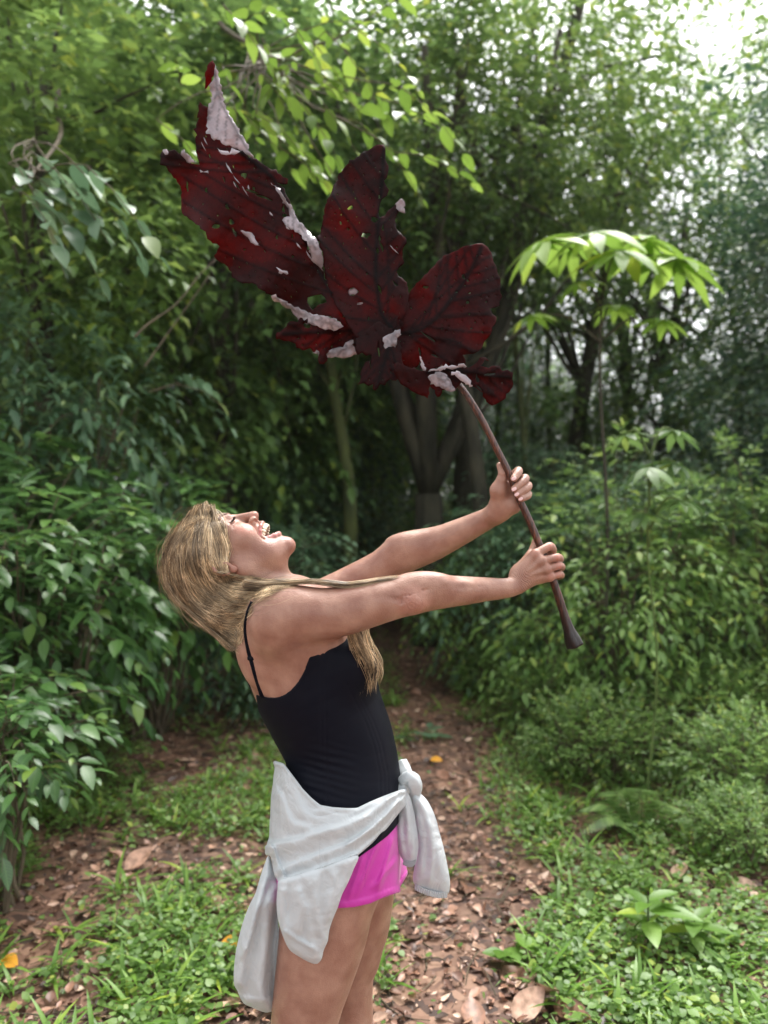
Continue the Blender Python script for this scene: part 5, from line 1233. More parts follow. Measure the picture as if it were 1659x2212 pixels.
def strands(groups, n, wmm=.52, off=(-.001, .004), far=False, F=hf, F2=None, jit=7, npt=26, flat=False):
    A = Acc()
    for guides, cnt, amt in groups:
        G = [catmull(np.array([r1(*p[:2]) for p in g_], float), npt) for g_ in guides]
        Gy = [None if len(g_[0]) < 3 else np.interp(np.linspace(0, 1, npt), np.linspace(0, 1, len(g_)), [p[2] for p in g_]) for g_ in guides]
        k = len(G); m_ = int(cnt*n)
        s = rng.random(m_)*(k-1); i0 = np.minimum(s.astype(int), k-2); f = (s-i0)[:, None, None]
        Ga = np.array(G); C = Ga[i0]*(1-f)+Ga[i0+1]*f
        # clumps: strands of one clump share a wander and draw together towards their tips
        cl = (s*14).astype(int)+60*rng.integers(0, 3, m_); nc = cl.max()+1; cdep = rng.random((nc, 1)); cof = rng.normal(size=(nc, 1, 2))*amt*.6; ph = rng.random((nc, 2))*6.28; tt = np.linspace(0, 1, npt)
        wob = np.stack([np.sin(tt[None]*5+ph[:, :1]), np.cos(tt[None]*4+ph[:, 1:])], -1)*amt
        C = (C+wob[cl]+cof[cl])*1.0+rng.normal(size=(m_, 1, 2))*jit*.35+rng.normal(size=(m_, 1, 2))*jit*.35*tt[None, :, None]
        for c_i in range(nc):
            q_ = cl == c_i
            if q_.sum() > 2: mu_ = C[q_].mean(0, keepdims=True); C[q_] = mu_+(C[q_]-mu_)*(1-.38*np.sin(tt*np.pi)**.7)[None, :, None]
        ph2 = rng.random((m_, 1))*6.28; C[..., 0] += np.sin(tt[None]*rng.uniform(6, 14, (m_, 1))+ph2)*jit*.12; C[..., 1] += np.cos(tt[None]*rng.uniform(6, 14, (m_, 1))+ph2)*jit*.12
        L_ = .75+.3*rng.random(m_); 
        if Gy[0] is not None:
            Ya = np.array(Gy); y = Ya[i0]*(1-f[..., 0])+Ya[i0+1]*f[..., 0]+rng.normal(size=(m_, 1))*.006
        else:
            y = (DM_F if far else DM_N)(C[..., 0], C[..., 1])
            for j in range(m_):
                ok = ~np.isnan(y[j]); y[j] = np.interp(np.arange(npt), np.arange(npt)[ok], y[j][ok]) if ok.any() else 1.70
            yp = np.pad(y, ((0, 0), (2, 2)), 'edge'); y = sum(yp[:, q:q+npt] for q in range(5))/5
            o_ = off[0]+(off[1]-off[0])*(.3*rng.random((m_, 1))+.7*cdep[cl])
            y = y+(o_ if far else -o_)
        P = W(C[..., 0], C[..., 1], y)
        # three-sided strands
        T = np.gradient(P, axis=1); T = unit(T); A1 = unit(np.cross(T, np.array([0, 1., .05]))); A2 = np.cross(T, A1)
        w_ = wmm*.001*(.6+.8*rng.random((m_, 1)))*np.clip(np.minimum(1.2, (1.02-tt[None])*5), .15, 1)
        ring = [P+w_[..., None]*(math.cos(a)*A1+math.sin(a)*A2) for a in (0, 2.094, 4.189)]
        VV = np.stack(ring, 2); hsh = rng.random(nc)[cl]; uvh = np.repeat(np.column_stack([hsh, hsh]), npt*3, 0); idx = np.arange(m_*npt*3).reshape(m_, npt, 3); nx = np.roll(idx, -1, 2)
        A.add(VV.reshape(-1, 3), np.stack([idx[:, :-1], nx[:, :-1], nx[:, 1:], idx[:, 1:]], -1).reshape(-1, 4), uv=uvh)
    return A
g_face = [[(590, 232), (630, 315), (680, 430), (720, 530), (738, 610), (732, 675)], [(570, 226), (610, 330), (655, 450), (690, 570), (700, 680), (712, 790)], [(545, 222), (580, 350), (620, 480), (650, 620), (668, 750), (745, 850)]]
g_side = [[(560, 222), (600, 400), (640, 560), (650, 690), (720, 840), (870, 880), (1010, 925)], [(530, 218), (540, 400), (560, 580), (600, 740), (680, 900), (850, 950), (1010, 940)],
          [(500, 216), (470, 380), (470, 600), (520, 800), (640, 960), (830, 1020), (1020, 960)], [(465, 232), (380, 400), (370, 620), (440, 850), (580, 1020), (800, 1080), (980, 1010)]]
g_back = [[(450, 240), (330, 420), (290, 660), (360, 880), (520, 1070), (720, 1170), (920, 1090)], [(410, 275), (270, 470), (230, 700), (300, 920), (470, 1110), (650, 1230), (850, 1220)],
          [(370, 320), (210, 550), (185, 780), (260, 980), (430, 1160), (620, 1300), (800, 1350)], [(320, 380), (170, 600), (165, 800), (240, 990), (430, 1180), (640, 1370), (810, 1490)],
          [(300, 400), (156, 620), (154, 800), (222, 980), (400, 1150), (600, 1330), (790, 1508)]]
g_tuft = [[(300, 900), (420, 1110), (560, 1270), (680, 1400), (770, 1500), (826, 1512)], [(420, 1000), (560, 1180), (660, 1320), (740, 1430), (800, 1500), (830, 1470)], [(560, 1100), (680, 1240), (760, 1360), (810, 1440), (828, 1400), (850, 1320)], [(700, 1150), (800, 1230), (850, 1260), (880, 1220), (930, 1140), (990, 1060)]]
g_back = [[(x_+14*(x_ < 300), y_) for x_, y_ in g_] for g_ in g_back]
A = strands([(g_side, .5, 8), (g_back, .75, 4.5), (g_tuft, .16, 4)], 5200, off=(-.004, .007), jit=8)
A.build('hair_strands', M['hair'], person)
A = strands([(g_face, 1, 3)], 900, off=(.001, .007), jit=5)
A.build('hair_strands', M['hair'], person)
g_fringe = [[(560, 218), (600, 262), (650, 320), (690, 400), (712, 500), (735, 610)], [(575, 222), (640, 270), (690, 345), (715, 430), (725, 520), (750, 640)]]
A = strands([(g_fringe, 1, 4)], 38, wmm=.36, off=(.001, .006), jit=9)
A.build('hair_strands', M['hair'], person)
g_fly = [[(500, 205), (380, 290), (240, 430), (145, 620), (145, 820), (215, 1000)], [(300, 380), (160, 590), (140, 820), (230, 1030), (420, 1230), (640, 1380)], [(230, 800), (400, 1050), (620, 1180), (800, 1180), (950, 1090), (1050, 990)], [(600, 800), (700, 930), (860, 1000), (1000, 960), (1200, 920), (1400, 885)]]
A = strands([(g_fly, 1, 12)], 260, wmm=.26, off=(.002, .016), jit=22)
A.build('hair_strands', M['hair'], person)
g_top = [[(620, 240), (560, 214), (500, 208), (430, 240), (350, 320), (260, 440)], [(640, 300), (580, 240), (500, 222), (420, 270), (330, 370), (240, 500)], [(650, 340), (600, 270), (510, 240), (430, 300), (350, 420), (280, 560)]]
A = strands([(g_top, 1, 2)], 700, off=(-.001, .004), jit=4, npt=20)
A.build('hair_strands', M['hair'], person)
A = strands([(g_back, .5, 5), (g_side, .5, 5)], 1500, wmm=.7, far=True)
A.build('hair_strands', M['hair'], person)
# lock lying over the shoulder and along the arm
ya = [1.61, 1.590, 1.575, 1.562, 1.552, 1.546, 1.543, 1.542, 1.546, 1.55]
g_arm = [[(x_, y_, d_) for (x_, y_), d_ in zip(P_, ya)] for P_ in ([(900, 880), (1050, 900), (1220, 898), (1400, 888), (1550, 882), (1700, 888), (1850, 905), (2030, 892), (2180, 872), (2380, 850)], [(880, 930), (1030, 945), (1200, 930), (1400, 902), (1550, 898), (1700, 920), (1850, 940), (2000, 925), (2150, 900), (2330, 868)])]
A = strands([(g_arm, 1, 2)], 500, wmm=.4, jit=4, npt=30)
A.build('hair_strands', M['hair'], person)
g_wisp = [[(600, 820), (720, 865), (860, 890), (1000, 895), (1120, 898), (1260, 895), (1420, 888)], [(690, 840), (800, 870), (950, 900), (1100, 935), (1250, 925)], [(640, 900), (800, 980), (950, 1000), (1080, 985), (1200, 940)], [(640, 980), (800, 1080), (930, 1060), (1040, 1000), (1150, 955)]]
A = strands([(g_wisp, 1, 4)], 950, wmm=.4, off=(.001, .012), jit=7, npt=20)
A.build('hair_strands', M['hair'], person)
# ends hanging in front of the chest
def r1i(u, v): return ((u-324)/.2279, (v-1053)/.2279)
def gy(pts): return [(*r1i(*r5(x, y)), d) for x, y, d in pts]
g_end = [gy([(880, 300, 1.56), (910, 440, 1.575), (945, 560, 1.58), (985, 660, 1.59), (985, 745, 1.60), (975, 835, 1.605)]), gy([(930, 300, 1.57), (960, 440, 1.58), (990, 540, 1.59), (1030, 640, 1.60), (1045, 730, 1.61), (1030, 825, 1.62)]), gy([(980, 300, 1.60), (1000, 450, 1.62), (1030, 560, 1.64), (1070, 660, 1.66), (1090, 715, 1.67), (1085, 775, 1.67)])]
A = strands([(g_end, 1, 8)], 520, wmm=.5, jit=11, npt=18)
A.build('hair_strands', M['hair'], person)
print('hair', time.time()-T0)
# ------------------------------------------------------------------ the giant leaf
giant = empty('giant_leaf', tuple(W(1170, 1180, 1.69)))
tag(giant, 'huge torn dark red dried leaf on a long brown stalk held up in both hands', 'leaf')
def leaf_skin(name, lo, hi, rough, trans, tcol, vein_d=.35, fine=1.0, spec=.45):
    m, t, b = new_mat(name)
    tc = N(t, 'ShaderNodeTexCoord'); n = N(t, 'ShaderNodeTexNoise', Scale=18., Detail=5.); t.links.new(tc.outputs['Object'], n.inputs[0])
    r_ = ramp(t, n.outputs[0], [(.32, lo), (.68, hi)])
    fi = N(t, 'ShaderNodeTexNoise', Scale=160., Detail=3.); t.links.new(tc.outputs['Object'], fi.inputs[0])
    fr_ = ramp(t, fi.outputs[0], [(.3, (1-.3*fine,)*3), (.7, (1+.15*fine,)*3)])
    c = mixc(t, 1.0, r_.outputs[0], fr_.outputs[0], 'MULTIPLY')
    v_ = attr(t, 'vein'); c2 = mixc(t, v_, c, tuple(x*vein_d for x in lo))
    t.links.new(c2, b.inputs['Base Color']); b.inputs['Roughness'].default_value = rough; b.inputs['Specular IOR Level'].default_value = spec
    ml = N(t, 'ShaderNodeMath', operation='MULTIPLY_ADD'); t.links.new(v_, ml.inputs[0]); ml.inputs[1].default_value = .8; t.links.new(fi.outputs[0], ml.inputs[2])
    bp = N(t, 'ShaderNodeBump', Strength=.5, Distance=.002); t.links.new(ml.outputs[0], bp.inputs['Height']); t.links.new(bp.outputs[0], b.inputs['Normal'])
    tr = N(t, 'ShaderNodeBsdfTranslucent'); tcn = mixc(t, v_, tcol, tuple(x*.25 for x in tcol)); nm = mixc(t, .75*fine, tcn, mixc(t, 1.0, tcn, fr_.outputs[0], 'MULTIPLY'))
    big = N(t, 'ShaderNodeTexNoise', Scale=7., Detail=3.); t.links.new(tc.outputs['Object'], big.inputs[0]); bg_ = ramp(t, big.outputs[0], [(.36, (.32, .28, .28)), (.58, (1.1, 1.05, 1.05))])
    t.links.new(mixc(t, 1.0, nm, bg_.outputs[0], 'MULTIPLY'), tr.inputs[0])
    mx = N(t, 'ShaderNodeMixShader'); mx.inputs[0].default_value = trans
    t.links.new(b.outputs[0], mx.inputs[1]); t.links.new(tr.outputs[0], mx.inputs[2]); t.links.new(mx.outputs[0], t.nodes['Material Output'].inputs[0]); return m
M['red'] = leaf_skin('red_leaf_underside', (.014, .0022, .002), (.045, .004, .0035), .5, .62, (.235, .005, .004), .4, spec=.22)
M['pale'] = leaf_skin('pale_leaf_upperside', (.20, .165, .18), (.60, .52, .56), .26, .25, (.6, .5, .52), .6, .3, spec=.8)
def seg_d(u, v, P):
    d = np.full(np.shape(u), 1e9)
    for i in range(len(P)-1):
        a, e = P[i], P[i+1]-P[i]; t_ = np.clip(((u-a[0])*e[0]+(v-a[1])*e[1])/(e@e+1e-9), 0, 1); d = np.minimum(d, np.hypot(u-a[0]-t_*e[0], v-a[1]-t_*e[1]))
    return d
def veins_for(mid, n, ang, ln, side=(1, -1)):
    mid = catmull(np.array(mid, float), 30); T = np.gradient(mid, axis=0); T = unit(T); out = [(mid, 3.4)]
    for i in range(n):
        k = int(2+(i+.5)/n*25)
        for s in side:
            c_, s_ = math.cos(math.radians(ang)), math.sin(math.radians(ang))*s; d = np.array([T[k, 0]*c_-T[k, 1]*s_, T[k, 0]*s_+T[k, 1]*c_]); L_ = ln*(1-.55*(i/n)**1.5)
            pts = np.array([mid[k]+d*L_*q+T[k]*L_*.22*q*q for q in np.linspace(0, 1, 6)]); out.append((pts, 1.5))
    return out
def rag_hole(c, r_, seed, asp=1.0, an=0.0, n=9):
    g_ = np.random.default_rng(seed); a = np.linspace(0, 2*np.pi, n, endpoint=False); rr = r_*(.55+.7*g_.random(n))
    x, y = np.cos(a)*rr*asp, np.sin(a)*rr/asp; return np.stack([c[0]+x*math.cos(an)-y*math.sin(an), c[1]+x*math.sin(an)+y*math.cos(an)], -1)
YP = lambda u, v: 1.690+.00030*(790-v)*(v < 790)*1.0+.0          # the blade leans away from the camera towards its tips
def lobe(name, poly, yfun, mat, veins, step=6.5, jit=1.6, dens=7, holes=(), nrand=0, seed=0, rmin=1.6, rmax=5, elong=1.6, hang=None, thick=.0007):
    pol = densify(poly, dens, jit, seed=seed); hs_ = []
    g_ = np.random.default_rng(seed+50); lo, hi = pol.min(0), pol.max(0); tries = 0
    def okc(c, r_):
        if poly_dist(np.array([c[0]]), np.array([c[1]]), pol)[0] < r_*2+3: return False
        return all(np.hypot(*(c-h[0])) > r_*2+h[1]*2+3 for h in hs_)
    for (c, r_, asp, an) in holes:
        c = np.array(c, float); hs_.append((c, r_*max(asp, 1/asp)*.8, rag_hole(c, r_*1.15, seed+len(hs_), asp, an)))
    while len([1 for h in hs_]) < nrand+len(holes) and tries < nrand*12:
        tries += 1; c = lo+(hi-lo)*g_.random(2); r_ = rmin+(rmax-rmin)*g_.random()**3.0
        if okc(c, r_*elong): hs_.append((c, r_*elong, rag_hole(c, r_, seed+tries, g_.uniform(1, elong), (hang if hang is not None else g_.uniform(0, 3))+g_.normal()*.25, 7)))
    v, f = fill(pol, step, [h[2] for h in hs_], seed)
    u_, v_ = v[:, 0], v[:, 1]; y = yfun(u_, v_); ve = np.zeros(len(v)); rel = np.zeros(len(v))
    for P_, wd in veins: d = seg_d(u_, v_, P_); ve = np.maximum(ve, (1 if wd > 3 else .75)*np.clip(1.3-d/(wd*1.3+1.2), 0, 1)); rel = np.maximum(rel, np.exp(-(d/(wd*2.2))**2)*wd*.0006)
    side = seg_d(u_, v_, veins[0][0]) if veins else 0
    edge = poly_dist(u_, v_, pol).clip(0)
    y = y-rel+(.022 if mat is M['pale'] else .012)*(fbm(v, .02, seed+3)-.5)*np.clip(1.5-edge/60, .3, 1.5)+(.009 if mat is M['pale'] else .004)*(fbm(v, .06, seed+4)-.5)
    P3 = W(u_, v_, y); a, b_, c = P3[f[:, 0]], P3[f[:, 1]], P3[f[:, 2]]
    if (np.cross(b_-a, c-a)[:, 1] > 0).mean() > .5: f = f[:, ::-1]
    n = len(v)
    Nn = np.zeros((n, 3)); fn = np.cross(P3[f[:, 1]]-P3[f[:, 0]], P3[f[:, 2]]-P3[f[:, 0]])
    for k in range(3): np.add.at(Nn, f[:, k], fn)
    o = mesh_np(name, P3, [f], mat, giant, attrs=dict(vein=ve))
    md = o.modifiers.new('thickness', 'SOLIDIFY'); md.thickness = thick; md.offset = 0
    return o
def Y_A(u, v):
    # long left lobe: leans back towards its tip, rippled across its side veins
    s = ((843-u)*.72+(708-v)*.69)/700; q = ((u-843)*-.69+(v-708)*.72)
    return 1.705+.10*s+.022*np.sin(s*26+q*.012)*np.clip(np.abs(q)/120, .2, 1)+.00022*q
def Y_B(u, v): s = (708-v)/400; q = u-812; return 1.700+.07*s+.00012*np.abs(q)+.008*np.sin(s*20+q*.03)*np.clip(np.abs(q)/60, 0, 1)-(q > 0)*.00030*q
def Y_C(u, v): s = np.hypot(u-865, v-700)/270; q = (u-865)*.6+(v-700)*.8; return 1.695+.05*s-.00010*np.abs(q)+.006*np.sin(s*14+q*.03)
A_poly = [r3(*p) for p in ((60, 640), (72, 612), (92, 600), (118, 606), (150, 600), (185, 628), (215, 645), (240, 676), (272, 688), (298, 692), (286, 650), (275, 560), (278, 470), (288, 380), (300, 310), (325, 335), (350, 345), (345, 440), (420, 540), (520, 580), (600, 650), (640, 655), (720, 715), (790, 752), (832, 775), (830, 808), (765, 800), (815, 850), (840, 900), (862, 960), (880, 1020), (930, 1090), (1000, 1150), (1035, 1220), (1048, 1330), (1075, 1430), (1130, 1540), (1200, 1640), (1300, 1700), (1380, 1690),
                                 (1440, 1650), (1500, 1600), (1480, 1720), (1430, 1760), (1340, 1760), (1220, 1700), (1150, 1640), (1050, 1600), (960, 1600), (860, 1560), (780, 1500), (700, 1470), (640, 1415), (600, 1408), (555, 1408), (515, 1380), (470, 1310), (430, 1285), (385, 1242), (405, 1205), (420, 1185), (380, 1168), (345, 1140), (335, 1095), (300, 1060), (255, 1030), (205, 1000), (188, 955), (190, 925), (185, 880), (188, 840), (165, 800), (140, 770), (110, 730), (95, 700), (60, 692))]
mA = [r4(790, 640), r3(1240, 1640), r3(1040, 1370), r3(960, 1200), r3(860, 1000), r3(760, 800), r3(640, 690), r3(520, 590), r3(420, 480)]
vA = veins_for(mA, 9, 42, 300)
hA = [(r3(1000, 1515), 16, 1.25, -.4), (r3(570, 755), 6.5, 1, 0), (r3(1205, 960), 1, 1, 0), (r3(465, 945), 5, 1.6, 1.2), (r3(225, 820), 4.5, 2.3, 1.5), (r3(490, 1035), 6, 1, .4), (r3(400, 1065), 6, 1.2, 0), (r3(510, 1100), 5, 1.8, 1.1),
      (r3(690, 890), 6, 3.0, .35), (r3(620, 855), 5, 2.5, .3), (r3(625, 835), 3, 1.3, 1), (r3(805, 960), 5, 1.6, 1.5), (r3(810, 1000), 5, 1, 0), (r3(765, 1128), 3, 1.4, 1.5), (r3(520, 815), 4, 2.4, .9), (r3(955, 1190), 3.5, 1.3, 1.3), (r3(445, 780), 3, 2.5, 1.3)]
lobe('left_lobe', A_poly, Y_A, M['red'], vA, 4.6, 2.2, 6, [h for h in hA if h[1] > 2], 150, 1, .9, 4.6, 2.8, 1.1)
# topmost tip, red strip beside the pale fold
lobe('lobe_tip', [r3(*p) for p in ((330, 238), (334, 190), (330, 150), (345, 95), (362, 72), (380, 62), (394, 92), (388, 150), (372, 190), (352, 215), (345, 228))], lambda u, v: Y_A(u, v)-.006, M['red'], [], 5, 1.2, 6)
B_poly = [r3(*p) for p in ((1075, 1440), (1050, 1340), (1042, 1230), (1010, 1150), (1030, 1080), (1045, 1020), (1060, 930), (1085, 880), (1105, 820), (1130, 765), (1180, 700), (1240, 650), (1300, 608), (1350, 582), (1385, 570), (1412, 572), (1420, 620), (1428, 680), (1440, 725), (1432, 755), (1412, 790), (1425, 820), (1443, 845), (1430, 880), (1400, 900), (1388, 930), (1386, 1010), (1430, 975), (1470, 940), (1500, 915), (1520, 930), (1495, 985), (1478, 1030), (1485, 1075), (1515, 1105), (1540, 1130), (1548, 1165), (1530, 1190), (1525, 1235), (1534, 1285), (1505, 1310), (1488, 1335), (1500, 1365), (1530, 1385), (1550, 1420), (1565, 1470), (1562, 1530), (1545, 1590), (1535, 1650), (1500, 1700), (1480, 1760), (1420, 1800), (1340, 1790), (1230, 1720), (1130, 1560))]
mB = [r4(800, 640), r3(1400, 1600), r3(1372, 1450), r3(1362, 1300), r3(1378, 1050), r3(1400, 800), r3(1410, 600)]
vB = veins_for(mB, 8, 48, 170)
hB = [(r3(1210, 950), 5.5, 1.2, -.6), (r3(1355, 1022), 7, 1.3, .4), (r3(1300, 1118), 6.5, 1.35, -.1), (r3(1195, 1080), 3, 1, 0), (r3(1150, 1045), 2.6, 1.3, 1.4), (r3(1385, 1135), 3.5, 1.6, 1.5), (r3(1397, 1185), 5, 2.2, 1.2), (r3(1373, 1215), 3.5, 1.5, 1.4), (r3(1383, 1440), 5, 2, 1.2), (r3(1480, 1410), 4, 2, .8), (r3(1383, 885), 3, 1.5, 1.4), (r3(1405, 1070), 3.4, 1.7, 1.5), (r3(1225, 1458), 8.5, 1.15, 0), (r3(1265, 1530), 4.5, 1.5, -.3)]
lobe('upright_lobe', B_poly, Y_B, M['red'], vB, 4.6, 1.8, 6, hB, 110, 2, .8, 4.0, 2.6, 1.5)
C_poly = [r4(*p) for p in ((790, 690), (850, 520), (872, 460), (890, 400), (925, 352), (965, 320), (1010, 268), (1045, 235), (1080, 200), (1115, 178), (1150, 162), (1200, 135), (1250, 122), (1290, 112), (1325, 110), (1360, 135), (1382, 170), (1392, 220), (1412, 255), (1420, 295), (1436, 320), (1434, 380), (1447, 430), (1430, 488), (1400, 500), (1370, 505), (1385, 535), (1412, 555), (1402, 600), (1375, 660), (1340, 700), (1322, 745), (1275, 778), (1240, 780), (1208, 784), (1225, 810), (1225, 840), (1180, 850), (1130, 848), (1060, 862), (980, 885), (950, 860), (960, 800), (930, 860), (880, 868), (830, 835), (790, 790))]
mC = [r4(800, 660), r4(930, 640), r4(1040, 570), r4(1160, 420), r4(1260, 270), r4(1320, 140)]
vC = veins_for(mC, 8, 45, 190)+[(catmull(np.array([r4(860, 650), r4(1050, 560), r4(1200, 540), r4(1400, 540)]), 20), 2.2), (catmull(np.array([r4(860, 660), r4(1000, 680), r4(1150, 700), r4(1270, 770)]), 20), 2.0)]
hC = [(r4(1212, 312), 4.5, 1.6, 1.3), (r4(983, 376), 4, 1.4, 0), (r4(1237, 335), 2.5, 1, 0), (r4(1238, 468), 3.2, 1, 0), (r4(1000, 675), 5.5, 3.0, .6), (r4(950, 770), 4.5, 2.2, 1.4), (r4(1040, 790), 3.5, 2, .4)]
lobe('round_lobe', C_poly, Y_C, M['red'], vC, 4.6, 1.3, 7, hC, 60, 3, .8, 2.4, 1.5)
E_poly = [r4(*p) for p in ((560, 700), (590, 640), (700, 580), (760, 620), (830, 700), (840, 800), (860, 860), (830, 900), (805, 940), (770, 930), (740, 968), (710, 960), (680, 1000), (668, 960), (640, 972), (612, 955), (575, 962), (590, 900), (600, 860), (640, 820), (650, 780), (600, 770), (572, 785))]
lobe('lower_lobe', E_poly, lambda u, v: 1.690-.00022*(v-720), M['red'], veins_for([r4(780, 660), r4(740, 800), r4(690, 980)], 4, 35, 90), 5.5, 2.4, 6, [(r4(700, 740), 5, 3.0, 1.5), (r4(650, 830), 4, 3.2, 1.45)], 26, 4, 1, 3.6, 2.6, 1.4)
G_poly = [r4(*p) for p in ((80, 668), (120, 632), (150, 592), (190, 580), (240, 560), (330, 590), (480, 600), (560, 590), (600, 700), (560, 740), (540, 720), (500, 745), (470, 735), (440, 760), (400, 765), (385, 780), (390, 820), (370, 840), (345, 838), (335, 800), (345, 770), (310, 775), (290, 745), (240, 757), (205, 742), (180, 710), (130, 700), (85, 690))]
lobe('ragged_lobe', G_poly, lambda u, v: 1.735+.00016*(v-700)+.010*np.sin(u*.07), M['red'], veins_for([r4(720, 640), r4(500, 640), r4(120, 660)], 6, 40, 70), 5.5, 2.6, 6, [(r4(265, 605), 7, 1.1, 0)], 10, 5, 1, 2.6, 2)
D_poly = [r4(*p) for p in ((795, 870), (792, 840), (812, 826), (848, 832), (880, 858), (915, 858), (960, 882), (1000, 880), (1060, 862), (1130, 852), (1200, 845), (1240, 862), (1285, 835), (1310, 800), (1345, 798), (1368, 822), (1340, 815), (1318, 850), (1350, 858), (1385, 848), (1428, 850), (1450, 880), (1480, 872), (1512, 890), (1508, 930), (1510, 975), (1488, 1010), (1468, 1045), (1420, 1075), (1385, 1090), (1345, 1052), (1330, 1012), (1310, 1000), (1275, 975), (1235, 965), (1200, 950), (1165, 1000), (1120, 1000), (1085, 995), (1070, 1035), (1055, 1038), (1040, 995), (1010, 972), (1000, 1048), (960, 1030), (930, 1018), (880, 985), (850, 968), (820, 935))]
lobe('small_lobe', D_poly, lambda u, v: 1.672+.00010*(v-800)+.006*np.sin(u*.035), M['red'], veins_for([r4(1000, 890), r4(1180, 880), r4(1350, 905), r4(1500, 920)], 5, 40, 90), 5.5, 1.8, 6, [(r4(1375, 900), 5, 2.2, -.1), (r4(1295, 925), 5, 1.6, 1.3), (r4(1310, 985), 4, 2, .8)], 10, 6, .8, 2.0, 1.6)
# pale upper side showing where the blade is folded over or torn
def flap(pts, yf, conv_=r3, step=5, seed=0, mid=None, nv=6):
    P_ = [conv_(*p) for p in pts]; ve = veins_for([conv_(*p) for p in mid], nv, 38, 60) if mid else []
    lobe('pale_fold', P_, yf, M['pale'], [(p, w_*.55) for p, w_ in ve], step, 2.0, 5, seed=seed, thick=.0008)
def YAf(k, c=0): return lambda u, v: Y_A(u, v)-.012-k*np.sin(np.clip((u+v)*.02+c, 0, 1e9))*.3
flap(((394, 92), (405, 120), (420, 200), (455, 330), (485, 400), (520, 455), (580, 560), (628, 655), (600, 640), (560, 625), (520, 600), (480, 575), (430, 560), (370, 530), (338, 505), (345, 440), (352, 345), (372, 262), (352, 214), (374, 190), (388, 150)), lambda u, v: Y_A(u, v)-.012-.018*np.sin(((u-450)*.9+(v-230)*.42)*.045), seed=11, mid=((395, 150), (410, 260), (470, 400), (600, 620)), nv=5)
flap(((728, 800), (770, 830), (800, 870), (850, 930), (872, 985), (900, 1040), (960, 1095), (1015, 1160), (1036, 1230), (1046, 1335), (1000, 1290), (970, 1265), (962, 1200), (935, 1150), (900, 1110), (850, 1085), (812, 1050), (808, 1012), (845, 1005), (835, 950), (790, 890)), lambda u, v: Y_A(u, v)-.014-.01*np.sin(v*.05), seed=12, mid=((780, 850), (870, 1010), (1000, 1200)), nv=7)
flap(((52, 428), (90, 440), (130, 455), (180, 485), (230, 510), (285, 528), (330, 537), (380, 550), (430, 560), (470, 585), (490, 612), (462, 625), (430, 640), (395, 628), (360, 625), (330, 607), (280, 592), (235, 588), (205, 555), (180, 530), (140, 500), (110, 475), (60, 452)), lambda u, v: Y_A(u, v)-.022+.0005*(v-690), r4, seed=13, mid=((80, 440), (250, 545), (460, 610)), nv=9)
flap(((300, 772), (350, 768), (385, 762), (430, 745), (470, 735), (500, 710), (535, 692), (575, 690), (576, 740), (568, 782), (530, 798), (490, 806), (440, 795), (390, 800), (340, 790)), lambda u, v: 1.742+.0002*(v-750), r4, seed=14, mid=((560, 720), (450, 765), (330, 780)), nv=6)
flap(((725, 700), (742, 668), (775, 655), (800, 632), (832, 628), (838, 660), (812, 680), (808, 722), (785, 750), (768, 778), (745, 755), (730, 730)), lambda u, v: 1.672+.0003*(v-700), r4, seed=15, mid=((800, 650), (765, 770)), nv=4)
flap(((1008, 905), (1045, 885), (1080, 888), (1115, 905), (1140, 950), (1166, 1000), (1120, 1003), (1080, 985), (1045, 975), (1012, 962)), lambda u, v: 1.662+.0001*(v-800), r4, seed=16, mid=((1040, 890), (1150, 995)), nv=4)
flap(((1140, 885), (1190, 885), (1225, 905), (1260, 940), (1275, 972), (1225, 962), (1180, 925)), lambda u, v: 1.662+.0001*(v-800), r4, seed=17)
flap(((545, 1090), (575, 1095), (600, 1098), (630, 1130), (662, 1180), (635, 1178), (608, 1162), (575, 1120)), lambda u, v: Y_A(u, v)-.03, seed=18)
flap(((405, 590), (440, 608), (480, 622), (492, 590), (525, 605), (545, 612), (510, 632), (470, 632), (430, 628)), lambda u, v: Y_A(u, v)-.016, seed=19)
flap(((190, 612), (205, 598), (225, 625), (250, 655), (272, 682), (240, 684), (215, 660), (185, 632)), lambda u, v: Y_A(u, v)-.012, seed=20)
flap(((300, 722), (350, 728), (354, 744), (305, 740)), lambda u, v: Y_A(u, v)-.02, seed=21); flap(((760, 1310), (790, 1325), (835, 1350), (775, 1345)), lambda u, v: Y_A(u, v)-.02, seed=22)
flap(((1480, 925), (1505, 902), (1535, 915), (1542, 940), (1528, 950), (1540, 985), (1505, 975), (1485, 955)), lambda u, v: Y_B(u, v)-.01, seed=23)
flap(((78, 600), (100, 598), (108, 630), (92, 632)), lambda u, v: Y_A(u, v)-.012, seed=24)
flap(((1080, 852), (1150, 845), (1215, 835), (1232, 855), (1160, 868), (1090, 872), (1000, 886), (1010, 872)), lambda u, v: 1.660+.0001*(v-800), r4, seed=25)
flap(((948, 790), (962, 800), (975, 850), (985, 880), (968, 878), (952, 840)), lambda u, v: 1.668+0*u, r4, seed=26)
